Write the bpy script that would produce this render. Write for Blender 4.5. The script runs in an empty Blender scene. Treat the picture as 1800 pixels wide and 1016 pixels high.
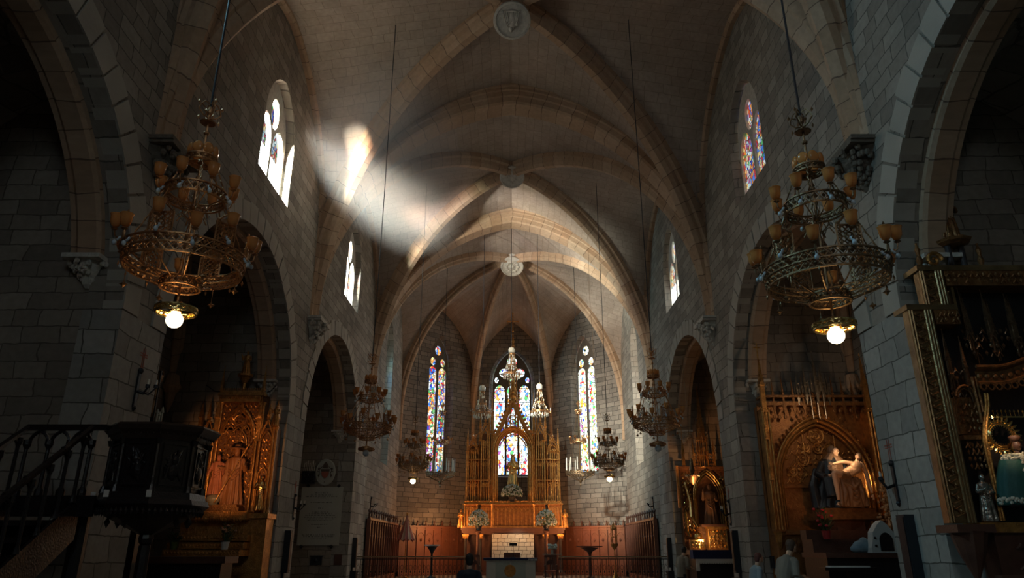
import bpy, math, random
from math import sin, cos, pi, sqrt, radians, atan2, hypot
from mathutils import Vector, Matrix, noise
random.seed(7)
S = bpy.context.scene
COL = S.collection
EYE = 1.6

# ------------------------------------------------------------------ camera
cam = bpy.data.cameras.new('camera'); cam.sensor_width = 36.0; cam.sensor_fit = 'HORIZONTAL'
cam.lens = 1248.0/1800.0*36.0
co = bpy.data.objects.new('camera', cam); COL.objects.link(co)
co.location = (0, 0, EYE); co.rotation_euler = (radians(90+20.1), 0, 0)
cam.clip_end = 300
S.camera = co
S.view_settings.view_transform = 'Standard'; S.view_settings.look = 'None'
S.view_settings.gamma = 1.0; S.view_settings.use_curve_mapping = False
S.view_settings.exposure = 0.0

# ------------------------------------------------------------------ mesh builder
class MB:
    def __init__(self):
        self.v = []; self.f = []; self.uv = {}; self.M = None
    def add(self, vs, fs, uvs=None):
        n = len(self.v)
        if self.M is not None: vs = [self.M @ Vector(p) for p in vs]
        self.v += [tuple(p) for p in vs]
        for i, f in enumerate(fs):
            if uvs is not None: self.uv[len(self.f)] = uvs[i]
            self.f.append(tuple(n+k for k in f))
        return self
    def box(self, x0, x1, y0, y1, z0, z1):
        self.add([(x0,y0,z0),(x1,y0,z0),(x1,y1,z0),(x0,y1,z0),(x0,y0,z1),(x1,y0,z1),(x1,y1,z1),(x0,y1,z1)],
                 [(3,2,1,0),(4,5,6,7),(0,1,5,4),(1,2,6,5),(2,3,7,6),(3,0,4,7)]); return self
    def frus(self, cx, cy, z0, z1, w0, w1, d0=None, d1=None):
        d0 = w0 if d0 is None else d0; d1 = w1 if d1 is None else d1
        vs = []
        for z, w, d in ((z0,w0,d0),(z1,w1,d1)):
            vs += [(cx-w/2,cy-d/2,z),(cx+w/2,cy-d/2,z),(cx+w/2,cy+d/2,z),(cx-w/2,cy+d/2,z)]
        self.add(vs, [(3,2,1,0),(4,5,6,7),(0,1,5,4),(1,2,6,5),(2,3,7,6),(3,0,4,7)]); return self
    def cyl(self, p0, p1, r0, r1=None, n=10):
        r1 = r0 if r1 is None else r1
        p0 = Vector(p0); p1 = Vector(p1); t = (p1-p0)
        if t.length < 1e-6: return self
        t.normalize(); a = Vector((0,0,1)) if abs(t.z) < .9 else Vector((1,0,0))
        s = t.cross(a).normalized(); b = t.cross(s)
        vs = []
        for p, r in ((p0,r0),(p1,r1)):
            for i in range(n):
                w = 2*pi*i/n; vs.append(p + s*(r*cos(w)) + b*(r*sin(w)))
        fs = [(i,(i+1)%n,n+(i+1)%n,n+i) for i in range(n)]
        fs += [tuple(reversed(range(n))), tuple(range(n,2*n))]
        self.add(vs, fs); return self
    def tube(self, pts, r, n=6, closed=False):
        pts = [Vector(p) for p in pts]; m = len(pts)
        rs = r if isinstance(r, (list,tuple)) else [r]*m
        vs = []; prev = None
        for i, p in enumerate(pts):
            if closed: t = pts[(i+1)%m]-pts[i-1]
            else: t = pts[min(i+1,m-1)]-pts[max(i-1,0)]
            if t.length < 1e-9: t = Vector((0,0,1))
            t.normalize()
            if prev is None:
                a = Vector((0,0,1)) if abs(t.z) < .9 else Vector((0,1,0))
                s = t.cross(a).normalized()
            else:
                s = prev - t*prev.dot(t)
                s = s.normalized() if s.length > 1e-6 else t.orthogonal().normalized()
            prev = s; b = t.cross(s)
            for k in range(n):
                w = 2*pi*k/n + pi/n; vs.append(p + s*(rs[i]*cos(w)) + b*(rs[i]*sin(w)))
        fs = []
        for i in range(m if closed else m-1):
            j = (i+1)%m
            for k in range(n):
                fs.append((i*n+k, i*n+(k+1)%n, j*n+(k+1)%n, j*n+k))
        if not closed: fs += [tuple(reversed(range(n))), tuple((m-1)*n+k for k in range(n))]
        self.add(vs, fs); return self
    def lathe(self, prof, c=(0,0,0), n=16, fold=None, sx=1, sy=1):
        vs = []; fs = []
        for j, (r, z) in enumerate(prof):
            for i in range(n):
                w = 2*pi*i/n; k = fold(w, j) if fold else 1
                vs.append((c[0]+r*k*cos(w)*sx, c[1]+r*k*sin(w)*sy, c[2]+z))
        m = len(prof)
        for j in range(m-1):
            for i in range(n):
                fs.append((j*n+i, j*n+(i+1)%n, (j+1)*n+(i+1)%n, (j+1)*n+i))
        fs.append(tuple(reversed(range(n)))); fs.append(tuple((m-1)*n+i for i in range(n)))
        self.add(vs, fs); return self
    def ell(self, c, rx, ry=None, rz=None, n=10, m=7, R=None):
        ry = rx if ry is None else ry; rz = rx if rz is None else rz
        vs = [Vector((0,0,-rz))]; c = Vector(c)
        for j in range(1, m):
            a = -pi/2 + pi*j/m
            for i in range(n):
                w = 2*pi*i/n; vs.append(Vector((rx*cos(a)*cos(w), ry*cos(a)*sin(w), rz*sin(a))))
        vs.append(Vector((0,0,rz)))
        if R is not None: vs = [R @ p for p in vs]
        vs = [c+p for p in vs]
        fs = [(0,1+(i+1)%n,1+i) for i in range(n)]
        for j in range(m-2):
            for i in range(n):
                a = 1+j*n; b = a+n
                fs.append((a+i,a+(i+1)%n,b+(i+1)%n,b+i))
        t = len(vs)-1; a = 1+(m-2)*n
        fs += [(a+i,a+(i+1)%n,t) for i in range(n)]
        self.add(vs, fs); return self
    def octa(self, c, r, h=None):
        h = r if h is None else h; x,y,z = c
        self.add([(x-r,y,z),(x,y-r,z),(x+r,y,z),(x,y+r,z),(x,y,z-h),(x,y,z+h)],
                 [(0,1,5),(1,2,5),(2,3,5),(3,0,5),(1,0,4),(2,1,4),(3,2,4),(0,3,4)]); return self
    def prism(self, poly, y0, y1):
        """poly in (x,z), extruded along y"""
        n = len(poly)
        vs = [(x,y0,z) for x,z in poly] + [(x,y1,z) for x,z in poly]
        fs = [tuple(range(n)), tuple(reversed(range(n,2*n)))] + [((i+1)%n,i,n+i,n+(i+1)%n) for i in range(n)]
        self.add(vs, fs); return self
    def build(self, name, mat, parent=None, smooth=False, loc=None, kind=None):
        me = bpy.data.meshes.new(name); me.from_pydata(self.v, [], self.f)
        if self.uv:
            lay = me.uv_layers.new(name='UVMap')
            for i, p in enumerate(me.polygons):
                u = self.uv.get(i)
                if u:
                    for k, li in enumerate(p.loop_indices): lay.data[li].uv = u[k]
        if smooth:
            for p in me.polygons: p.use_smooth = True
        me.materials.append(mat)
        o = bpy.data.objects.new(name, me); COL.objects.link(o)
        if parent is not None: o.parent = parent
        if loc is not None: o.location = loc
        if kind: o['kind'] = kind
        return o

def remesh(o, vox, smooth=True, it=0):
    m = o.modifiers.new('skin', 'REMESH'); m.mode = 'VOXEL'; m.voxel_size = vox; m.use_smooth_shade = smooth
    if it:
        s = o.modifiers.new('soft', 'SMOOTH'); s.iterations = it; s.factor = .5
    return o

def thing(name, label, cat, loc=(0,0,0), rz=0, group=None, scale=None):
    o = bpy.data.objects.new(name, None); COL.objects.link(o)
    o.location = loc; o.rotation_euler = (0,0,rz); o.empty_display_size = .1
    if scale: o.scale = (scale,)*3
    o['label'] = label; o['category'] = cat
    if group: o['group'] = group
    return o
def tag(o, label, cat, group=None, kind=None):
    o['label'] = label; o['category'] = cat
    if group: o['group'] = group
    if kind: o['kind'] = kind
    return o
def dup(root, loc=None, rz=None, label=None, group=None, scale=None):
    kids = {}
    for ob in COL.objects:
        if ob.parent: kids.setdefault(ob.parent.name, []).append(ob)
    r = root.copy(); COL.objects.link(r)
    if loc is not None: r.location = loc
    if rz is not None: r.rotation_euler = (0,0,rz)
    if label: r['label'] = label
    if group: r['group'] = group
    if scale: r.scale = (scale,)*3
    def rec(a, b):
        for ch in kids.get(a.name, []):
            c = ch.copy(); COL.objects.link(c); c.parent = b; rec(ch, c)
    rec(root, r)
    return r

# ------------------------------------------------------------------ materials
def nt(name):
    m = bpy.data.materials.new(name); m.use_nodes = True; t = m.node_tree; t.nodes.clear()
    return m, t, t.nodes, t.links
def N(t, typ, **kw):
    n = t.nodes.new(typ)
    for k, v in kw.items():
        if k in n.inputs.keys() if isinstance(k, str) else False: n.inputs[k].default_value = v
        else: setattr(n, k, v)
    return n
def mth(t, op, a, b=None, c=None):
    n = t.nodes.new('ShaderNodeMath'); n.operation = op
    for i, x in enumerate((a,b,c)):
        if x is None: continue
        if isinstance(x, (int,float)): n.inputs[i].default_value = x
        else: t.links.new(x, n.inputs[i])
    return n.outputs[0]
def mixc(t, fac, a, b, typ='MIX'):
    n = t.nodes.new('ShaderNodeMix'); n.data_type = 'RGBA'; n.blend_type = typ
    for i, x in ((0,fac),(6,a),(7,b)):
        if isinstance(x, (int,float)): n.inputs[i].default_value = x
        elif isinstance(x, tuple): n.inputs[i].default_value = (x+(1,))[:4]
        else: t.links.new(x, n.inputs[i])
    return n.outputs[2]
def simple(name, col, rough=.6, metal=0, var=.25, nscale=6, bump=.2, bscale=40, dirt=None, spec=.5):
    m, t, ns, L = nt(name)
    out = N(t,'ShaderNodeOutputMaterial'); b = N(t,'ShaderNodeBsdfPrincipled')
    b.inputs['Roughness'].default_value = rough; b.inputs['Metallic'].default_value = metal
    b.inputs['Specular IOR Level'].default_value = spec
    tc = N(t,'ShaderNodeTexCoord')
    n1 = N(t,'ShaderNodeTexNoise'); n1.inputs['Scale'].default_value = nscale; n1.inputs['Detail'].default_value = 4
    L.new(tc.outputs['Object'], n1.inputs['Vector'])
    dk = dirt if dirt else tuple(c*(1-var) for c in col)
    lt = tuple(min(1,c*(1+var)) for c in col)
    L.new(mixc(t, n1.outputs['Fac'], dk, lt), b.inputs['Base Color'])
    if bump:
        n2 = N(t,'ShaderNodeTexNoise'); n2.inputs['Scale'].default_value = bscale; n2.inputs['Detail'].default_value = 3
        L.new(tc.outputs['Object'], n2.inputs['Vector'])
        bp = N(t,'ShaderNodeBump'); bp.inputs['Strength'].default_value = bump; bp.inputs['Distance'].default_value = .02
        L.new(n2.outputs['Fac'], bp.inputs['Height']); L.new(bp.outputs[0], b.inputs['Normal'])
    L.new(b.outputs[0], out.inputs[0])
    return m
def emis(name, col, st):
    m, t, ns, L = nt(name); out = N(t,'ShaderNodeOutputMaterial'); e = N(t,'ShaderNodeEmission')
    e.inputs[0].default_value = col+(1,); e.inputs[1].default_value = st; L.new(e.outputs[0], out.inputs[0]); return m

def masonry(name, c1, c2, mortar, bw=.55, bh=.27, uvmap=False, bump=.38, msize=.012, rough=.85, stain=(.5,.5,.5), joints=.9):
    m, t, ns, L = nt(name)
    out = N(t,'ShaderNodeOutputMaterial'); b = N(t,'ShaderNodeBsdfPrincipled'); b.inputs['Roughness'].default_value = rough
    b.inputs['Specular IOR Level'].default_value = .25
    tc = N(t,'ShaderNodeTexCoord')
    if uvmap:
        vec = tc.outputs['UV']
    else:
        g = N(t,'ShaderNodeNewGeometry')
        sp = N(t,'ShaderNodeSeparateXYZ'); L.new(g.outputs['Position'], sp.inputs[0])
        sn = N(t,'ShaderNodeSeparateXYZ'); L.new(g.outputs['True Normal'], sn.inputs[0])
        ax = mth(t,'ABSOLUTE', sn.outputs[0]); ay = mth(t,'ABSOLUTE', sn.outputs[1])
        fx = mth(t,'GREATER_THAN', ax, mth(t,'ADD', ay, .02))
        u = mth(t,'ADD', mth(t,'MULTIPLY', sp.outputs[1], fx), mth(t,'MULTIPLY', sp.outputs[0], mth(t,'SUBTRACT', 1, fx)))
        cb = N(t,'ShaderNodeCombineXYZ'); L.new(u, cb.inputs[0]); L.new(sp.outputs[2], cb.inputs[1]); vec = cb.outputs[0]
    # irregular courses: bend the coordinates a little
    nz = N(t,'ShaderNodeTexNoise'); nz.inputs['Scale'].default_value = .9; nz.inputs['Detail'].default_value = 2; L.new(vec, nz.inputs['Vector'])
    sc = N(t,'ShaderNodeVectorMath'); sc.operation = 'MULTIPLY_ADD'; L.new(nz.outputs['Color'], sc.inputs[0])
    sc.inputs[1].default_value = (.40,.11,0); L.new(vec, sc.inputs[2])
    nz3 = N(t,'ShaderNodeTexNoise'); nz3.inputs['Scale'].default_value = 7; L.new(vec, nz3.inputs['Vector'])
    sc2 = N(t,'ShaderNodeVectorMath'); sc2.operation = 'MULTIPLY_ADD'; L.new(nz3.outputs['Color'], sc2.inputs[0])
    sc2.inputs[1].default_value = (.04,.04,0); L.new(sc.outputs[0], sc2.inputs[2])
    br = N(t,'ShaderNodeTexBrick'); br.offset = .47; br.squash = .75; br.squash_frequency = 3
    br.inputs['Scale'].default_value = 1; br.inputs['Brick Width'].default_value = bw; br.inputs['Row Height'].default_value = bh
    br.inputs['Mortar Size'].default_value = msize; br.inputs['Mortar Smooth'].default_value = .4; br.inputs['Bias'].default_value = -.1
    br.inputs['Color1'].default_value = c1+(1,); br.inputs['Color2'].default_value = c2+(1,); br.inputs['Mortar'].default_value = mortar+(1,)
    L.new(sc2.outputs[0], br.inputs['Vector'])
    n1 = N(t,'ShaderNodeTexNoise'); n1.inputs['Scale'].default_value = .45; n1.inputs['Detail'].default_value = 6; n1.inputs['Roughness'].default_value = .65
    L.new(vec, n1.inputs['Vector'])
    r1 = N(t,'ShaderNodeMapRange'); r1.inputs[1].default_value = .35; r1.inputs[2].default_value = .7; L.new(n1.outputs['Fac'], r1.inputs[0])
    c = mixc(t, mth(t,'MULTIPLY', r1.outputs[0], .6), br.outputs['Color'], mixc(t, 1.0, br.outputs['Color'], stain, 'MULTIPLY'))
    n2 = N(t,'ShaderNodeTexNoise'); n2.inputs['Scale'].default_value = 9; n2.inputs['Detail'].default_value = 5; L.new(vec, n2.inputs['Vector'])
    c = mixc(t, .35, c, mixc(t, n2.outputs['Fac'], (.25,.25,.25), (1,1,1)), 'OVERLAY')
    L.new(c, b.inputs['Base Color'])
    h = mth(t,'SUBTRACT', mth(t,'MULTIPLY', n2.outputs['Fac'], .35), mth(t,'MULTIPLY', br.outputs['Fac'], joints))
    bp = N(t,'ShaderNodeBump'); bp.inputs['Strength'].default_value = bump; bp.inputs['Distance'].default_value = .03
    L.new(h, bp.inputs['Height']); L.new(bp.outputs[0], b.inputs['Normal']); L.new(b.outputs[0], out.inputs[0])
    return m

def glassmat(name, strength, clear=.3, blue=.3, scale=8, lc=.45, lhw=.3, barstep=.62, zclear=None, tint=(1,1,1), seed=0, offset=0, glare_st=1.0, trans=.4, zband=None):
    """backlit leaded glass: voronoi quarries, lead lines, borders and saddle bars"""
    m, t, ns, L = nt(name)
    out = N(t,'ShaderNodeOutputMaterial')
    tc = N(t,'ShaderNodeTexCoord'); s = N(t,'ShaderNodeSeparateXYZ'); L.new(tc.outputs['UV'], s.inputs[0])
    u, v = s.outputs[0], s.outputs[1]
    vo = N(t,'ShaderNodeTexVoronoi'); vo.inputs['Scale'].default_value = scale; vo.voronoi_dimensions = '3D'
    cb = N(t,'ShaderNodeCombineXYZ'); L.new(u, cb.inputs[0]); L.new(mth(t,'MULTIPLY', v, .75), cb.inputs[1]); cb.inputs[2].default_value = seed
    L.new(cb.outputs[0], vo.inputs['Vector'])
    ve = N(t,'ShaderNodeTexVoronoi'); ve.feature = 'DISTANCE_TO_EDGE'; ve.inputs['Scale'].default_value = scale; L.new(cb.outputs[0], ve.inputs['Vector'])
    sr = N(t,'ShaderNodeSeparateColor'); L.new(vo.outputs['Color'], sr.inputs[0])
    # panel-scale theme
    vb = N(t,'ShaderNodeTexVoronoi'); vb.inputs['Scale'].default_value = 1.5; L.new(cb.outputs[0], vb.inputs['Vector'])
    sb = N(t,'ShaderNodeSeparateColor'); L.new(vb.outputs['Color'], sb.inputs[0])
    val = mth(t,'FRACT', mth(t,'ADD', mth(t,'MULTIPLY', sr.outputs[0], .62), mth(t,'MULTIPLY', sb.outputs[0], .5)))
    ra = N(t,'ShaderNodeValToRGB'); ra.color_ramp.interpolation = 'CONSTANT'
    cols = [(0,(.03,.05,.5)),(blue*.5,(.08,.25,.8)),(blue,(.6,.03,.03)),(blue+(1-blue)*.2,(.9,.35,.05)),(blue+(1-blue)*.38,(.1,.45,.12)),
            (blue+(1-blue)*.5,(.95,.75,.3)),(blue+(1-blue)*.68,(.5,.75,.8)),(blue+(1-blue)*.82,(.35,.08,.3))]
    el = ra.color_ramp.elements
    el[0].position = 0; el[0].color = cols[0][1]+(1,); el[1].position = cols[1][0]; el[1].color = cols[1][1]+(1,)
    for p, c in cols[2:]:
        e = el.new(p); e.color = c+(1,)
    L.new(val, ra.inputs[0])
    isclear = mth(t,'LESS_THAN', sr.outputs[1], clear)
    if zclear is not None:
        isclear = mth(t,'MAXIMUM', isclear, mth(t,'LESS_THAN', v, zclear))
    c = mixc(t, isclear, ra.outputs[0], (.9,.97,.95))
    # white fillet following every light's edge
    lu = mth(t,'ABSOLUTE', mth(t,'SUBTRACT', mth(t,'ABSOLUTE', u), lc))
    fil = mth(t,'MULTIPLY', mth(t,'GREATER_THAN', lu, lhw*.72), mth(t,'LESS_THAN', lu, lhw*.84))
    c = mixc(t, mth(t,'MULTIPLY', fil, .8), c, (.95,.9,.8))
    # diamond patterns as medallion bands
    dm = mth(t,'PINGPONG', mth(t,'ADD', mth(t,'MULTIPLY', v, 1.0), mth(t,'MULTIPLY', lu, 1.6)), .55)
    band = mth(t,'LESS_THAN', dm, .03)
    c = mixc(t, mth(t,'MULTIPLY', band, .8), c, (1,.95,.85))
    lead = mth(t,'GREATER_THAN', ve.outputs['Distance'], .045)
    bar = mth(t,'GREATER_THAN', mth(t,'FRACT', mth(t,'DIVIDE', mth(t,'ADD', v, offset), barstep)), .045)
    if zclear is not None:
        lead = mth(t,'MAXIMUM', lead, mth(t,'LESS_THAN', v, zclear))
    k = mth(t,'MULTIPLY', mth(t,'MULTIPLY', lead, bar), 1.0)
    nz = N(t,'ShaderNodeTexNoise'); nz.inputs['Scale'].default_value = 1.3; nz.inputs['Detail'].default_value = 3; L.new(cb.outputs[0], nz.inputs['Vector'])
    k = mth(t,'MULTIPLY', k, mth(t,'ADD', .45, mth(t,'MULTIPLY', nz.outputs['Fac'], 1.1)))
    st = mth(t,'MULTIPLY', k, strength)
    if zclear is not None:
        st = mth(t,'MULTIPLY', st, mth(t,'ADD', 1, mth(t,'MULTIPLY', mth(t,'LESS_THAN', v, zclear), glare_st-1)))  # extra emission paints daylight blow-out into the clear lower band
    if zband is not None:   # (z0,z1,boost): a stretch of thin pale quarries that the sky burns through
        inb = mth(t,'MULTIPLY', mth(t,'GREATER_THAN', v, zband[0]), mth(t,'LESS_THAN', v, zband[1]))
        st = mth(t,'MULTIPLY', st, mth(t,'ADD', 1, mth(t,'MULTIPLY', inb, zband[2]-1)))
    st = mth(t,'ADD', st, .01)
    c = mixc(t, 1.0, c, tint, 'MULTIPLY')
    e = N(t,'ShaderNodeEmission'); L.new(c, e.inputs[0]); L.new(st, e.inputs[1])
    tr = N(t,'ShaderNodeBsdfTransparent'); L.new(mixc(t, 1.0, mixc(t, .5, c, (1,1,1)), (trans,trans,trans), 'MULTIPLY'), tr.inputs[0])
    ad = N(t,'ShaderNodeAddShader'); L.new(e.outputs[0], ad.inputs[0]); L.new(tr.outputs[0], ad.inputs[1])
    L.new(ad.outputs[0], out.inputs[0])
    return m

M = {}
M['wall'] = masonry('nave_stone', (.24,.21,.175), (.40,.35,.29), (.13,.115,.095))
M['pier'] = masonry('pier_stone', (.30,.28,.25), (.46,.43,.38), (.13,.12,.10), bw=.62, bh=.37)
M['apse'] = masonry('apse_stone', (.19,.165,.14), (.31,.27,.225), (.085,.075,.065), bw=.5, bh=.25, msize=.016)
M['chapel'] = masonry('chapel_stone', (.22,.185,.15), (.38,.325,.265), (.14,.115,.09), bw=.6, bh=.27)
M['web'] = masonry('vault_brick', (.39,.31,.25), (.44,.355,.29), (.28,.22,.175), bw=.5, bh=.3, uvmap=True, bump=.2, msize=.01, joints=.5)
M['rib'] = masonry('rib_stone', (.44,.29,.185), (.54,.39,.27), (.20,.13,.09), bw=.62, bh=40, uvmap=True, bump=.35, msize=.012)
M['vous'] = simple('voussoir_stone', (.42,.38,.32), .85, var=.25, nscale=1.2, bump=.5, bscale=14, spec=.25)
M['carve'] = simple('carved_stone', (.58,.54,.47), .8, var=.35, nscale=12, bump=.6, bscale=30, spec=.25)
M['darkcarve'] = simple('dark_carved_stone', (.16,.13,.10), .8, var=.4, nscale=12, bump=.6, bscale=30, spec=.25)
M['floor'] = masonry('floor_slabs', (.20,.17,.15), (.26,.23,.2), (.06,.05,.05), bw=.6, bh=.6, bump=.2, rough=.4)
M['gold'] = simple('gilded_wood', (.80,.38,.11), .30, metal=.8, var=.35, nscale=9, bump=.7, bscale=38, dirt=(.16,.055,.015))
M['darkgold'] = simple('tarnished_gilding', (.36,.17,.06), .40, metal=.6, var=.35, nscale=9, bump=.7, bscale=34, dirt=(.06,.025,.01))
M['backgold'] = simple('recess_shade_gilding', (.20,.085,.03), .5, metal=.4, var=.35, nscale=14, bump=.9, bscale=26, dirt=(.05,.02,.008))  # backing darkened to put crevice shade behind the carving
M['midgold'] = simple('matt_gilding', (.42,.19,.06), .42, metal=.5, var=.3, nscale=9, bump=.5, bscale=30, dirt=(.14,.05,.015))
M['goldleaf'] = simple('burnished_gold', (.95,.62,.25), .2, metal=1, var=.2, nscale=5, bump=.3, bscale=25)
M['brass'] = simple('chandelier_brass', (.55,.28,.12), .35, metal=.85, var=.4, nscale=20, bump=.3, bscale=80, dirt=(.16,.08,.04))
M['brassdark'] = simple('dark_brass', (.30,.19,.10), .4, metal=.8, var=.4, nscale=20, bump=.3, bscale=80, dirt=(.08,.05,.03))
M['iron'] = simple('black_iron', (.02,.02,.024), .5, metal=.3, bump=.2)
M['blackwood'] = simple('blackened_wood', (.014,.011,.012), .32, var=.4, nscale=8, bump=.25)
M['darkwood'] = simple('dark_wood', (.11,.045,.028), .45, var=.4, nscale=8, bump=.25)
M['redwood'] = simple('red_brown_wood', (.20,.075,.045), .5, var=.3, nscale=4, bump=.25, bscale=20)
M['speaker'] = simple('speaker_black', (.012,.016,.022), .55, bump=.1)
M['marble_dark'] = simple('dark_marble', (.06,.05,.05), .2, var=.5, nscale=4, bump=0)
M['marble'] = simple('white_marble', (.60,.62,.56), .35, var=.15, nscale=3, bump=.05)
M['plaque'] = simple('plaque_stone', (.50,.50,.44), .6, var=.1, nscale=3, bump=.1)
M['ink'] = simple('engraved_grey', (.10,.10,.09), .8, bump=0)
M['cloth_white'] = simple('white_cloth', (.7,.7,.66), .9, var=.1, bump=.1)
M['cloth_blue'] = simple('dark_blue_cloth', (.02,.03,.09), .9, var=.3, bump=.1)
M['green'] = simple('leaf_green', (.05,.10,.035), .6, var=.4, nscale=20, bump=.2)
M['flower_white'] = simple('white_blossom', (.42,.46,.40), .8, var=.3, nscale=30, bump=.2)
M['flower_red'] = simple('red_blossom', (.45,.03,.04), .7, var=.3, bump=.1)
M['wax'] = simple('candle_wax', (.75,.70,.6), .5, var=.1, bump=0)
M['skin'] = simple('painted_flesh', (.72,.46,.30), .45, var=.12, bump=.05)
M['bulb'] = simple('white_bulb_glass', (.55,.62,.66), .25, var=.05, bump=0)
M['red'] = simple('faded_red_paint', (.40,.12,.08), .85, var=.3, nscale=30, bump=.1)
# ------------------------------------------------------------------ arcs
def arc(t, half, zs, za):
    h = za-zs; x = min(1, abs(t))*half
    if h >= half:
        R = (half*half+h*h)/(2*half); return zs + sqrt(max(0, R*R-(x+R-half)**2))
    return zs + h*sqrt(max(0, 1-(x/half)**2))
def arch_open(uc, hw, zb, zs, za, zlo=None):
    return dict(u0=uc-hw, u1=uc+hw, lo=(zlo if zlo else (lambda u: zb)), hi=lambda u: arc((u-uc)/hw, hw, zs, za), uc=uc, zb=zb, za=za)
def circ_open(uc, zc, r, rz=None):
    rz = rz or r
    f = lambda u: rz*sqrt(max(0, 1-((u-uc)/r)**2))
    return dict(u0=uc-r, u1=uc+r, lo=lambda u: zc-f(u), hi=lambda u: zc+f(u), uc=uc, zb=zc-r, za=zc+r)
def samples(o, n=22):
    m = (o['u0']+o['u1'])/2; h = (o['u1']-o['u0'])/2
    return [m - h*cos(pi*i/n) for i in range(n+1)]
def strips(mb, P, u0, u1, z0, z1, ops, flip=False):
    """face of a wall in plane P(u,z), minus openings"""
    us = {round(u0,4), round(u1,4)}
    for o in ops:
        for u in samples(o):
            if u0 < u < u1: us.add(round(u,4))
    us = sorted(us)
    for a, b in zip(us, us[1:]):
        if b-a < 1e-4: continue
        m = (a+b)/2; act = sorted([o for o in ops if o['u0'] < m < o['u1']], key=lambda o: o['lo'](m))
        lo = (z0, z0)
        def cl(o, x): return max(o['u0']+1e-6, min(o['u1']-1e-6, x))
        segs = []
        for o in act:
            segs.append((lo, (o['lo'](cl(o,a)), o['lo'](cl(o,b))))); lo = (o['hi'](cl(o,a)), o['hi'](cl(o,b)))
        segs.append((lo, (z1, z1)))
        for (p, q), (r, s) in segs:
            if r-p < 1e-4 and s-q < 1e-4: continue
            f = [P(a,p), P(b,q), P(b,s), P(a,r)]
            mb.add(f, [(3,2,1,0) if flip else (0,1,2,3)])
def reveal(mb, P0, P1, o, bo=None, n=22, cap_lo=True):
    """surface joining the rim of an opening on two planes"""
    bo = bo or o
    ua = samples(o, n); ub = samples(bo, n)
    e = 1e-6
    def rim(o, us, P): 
        lo = [P(u, o['lo'](min(max(u,o['u0']+e),o['u1']-e))) for u in us]
        hi = [P(u, o['hi'](min(max(u,o['u0']+e),o['u1']-e))) for u in us]
        return hi, lo
    h0, l0 = rim(o, ua, P0); h1, l1 = rim(bo, ub, P1)
    for i in range(n): mb.add([h0[i],h0[i+1],h1[i+1],h1[i]], [(0,1,2,3)])
    if cap_lo:
        for i in range(n): mb.add([l0[i],l0[i+1],l1[i+1],l1[i]], [(3,2,1,0)])
    for i in (0, n): mb.add([l0[i],h0[i],h1[i],l1[i]], [(0,1,2,3)])
def frame(O, U, Nn):
    O = Vector(O); U = Vector(U).normalized(); Nn = Vector(Nn).normalized()
    def at(w):
        return lambda u, z: tuple(O + U*u + Nn*w + Vector((0,0,z)))
    return at
def scaled(o, k, zup=0, ztop=0):
    uc = (o['u0']+o['u1'])/2; h = (o['u1']-o['u0'])/2*k
    z0 = o['zb']+zup
    def hi(u, o=o): return z0+(o['hi'](uc+(u-uc)/k)-z0)*1.0 - ztop
    return dict(u0=uc-h, u1=uc+h, lo=lambda u: z0, hi=hi, uc=uc, zb=z0, za=o['za']-ztop)

# ------------------------------------------------------------------ dimensions
W = 6.0
YK = [1.0, 10.7, 20.4, 30.1]               # transverse arch lines
ZC = 8.04                                  # corbels
BAY = [(6.75,3.6), (15.35,3.6), (24.1,3.5)]  # side arches: centre, radius
ZSP = 5.05
LF = frame((-W,0,0), (0,1,0), (-1,0,0)); RF = frame((W,0,0), (0,1,0), (1,0,0))
TH = .55
CW = [(15.9,1.15), (25.1,1.15), (5.9,1.15)]  # last pair is unseen, added to throw light onto the near piers
def cler(c, hw): return arch_open(c, hw, 10.16, 11.75, 13.25)
glass_list = []
def window(n, at, o, w_glass, lights, extra, gmat, label=None, plate=M['carve']):
    """o: the (back) opening the window fills"""
    root = bpy.data.objects.new('window_%d' % n, None); COL.objects.link(root); root['kind'] = 'structure'
    P0 = at(w_glass); P1 = at(w_glass+.12)
    root.location = Vector(P0(o['uc'], o['zb']))
    inv = Matrix.Translation(-root.location)
    mb = MB(); mb.M = inv
    ops = []
    class Q: pass
    # the plate fills the opening: strips bounded by the opening itself
    us = set()
    sub = lights+extra
    for s in [o]+sub:
        for u in samples(s, 18):
            if o['u0'] <= u <= o['u1']: us.add(round(u,4))
    us = sorted(us); e = 1e-6
    def g(f, u, s): return f(min(max(u, s['u0']+e), s['u1']-e))
    for a, b in zip(us, us[1:]):
        if b-a < 1e-4: continue
        m = (a+b)/2; act = sorted([s for s in sub if s['u0'] < m < s['u1']], key=lambda s: s['lo'](m))
        lo = (g(o['lo'],a,o), g(o['lo'],b,o))
        segs = []
        for s in act:
            segs.append((lo, (g(s['lo'],a,s), g(s['lo'],b,s)))); lo = (g(s['hi'],a,s), g(s['hi'],b,s))
        segs.append((lo, (g(o['hi'],a,o), g(o['hi'],b,o))))
        for (p, q), (r, s) in segs:
            if r-p < 1e-3 and s-q < 1e-3: continue
            for P, fl in ((P0,(0,1,2,3)),(P1,(3,2,1,0))):
                mb.add([P(a,p),P(b,q),P(b,s),P(a,r)], [fl])
    for s in sub: reveal(mb, P0, P1, s, n=18)
    mb.build('tracery', plate, root)
    gp = at(w_glass+.07); gb = MB(); gb.M = inv
    su = samples(o, 20)
    for a, b in zip(su, su[1:]):
        za, zb_ = g(o['hi'],a,o), g(o['hi'],b,o); l = o['zb']
        q = [(a,l),(b,l),(b,zb_),(a,za)]
        gb.add([gp(*p) for p in q], [(0,1,2,3)], [[(p[0]-o['uc'], p[1]-l) for p in q]])
    gb.build('stained_glass', gmat, root)
    return root

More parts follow.
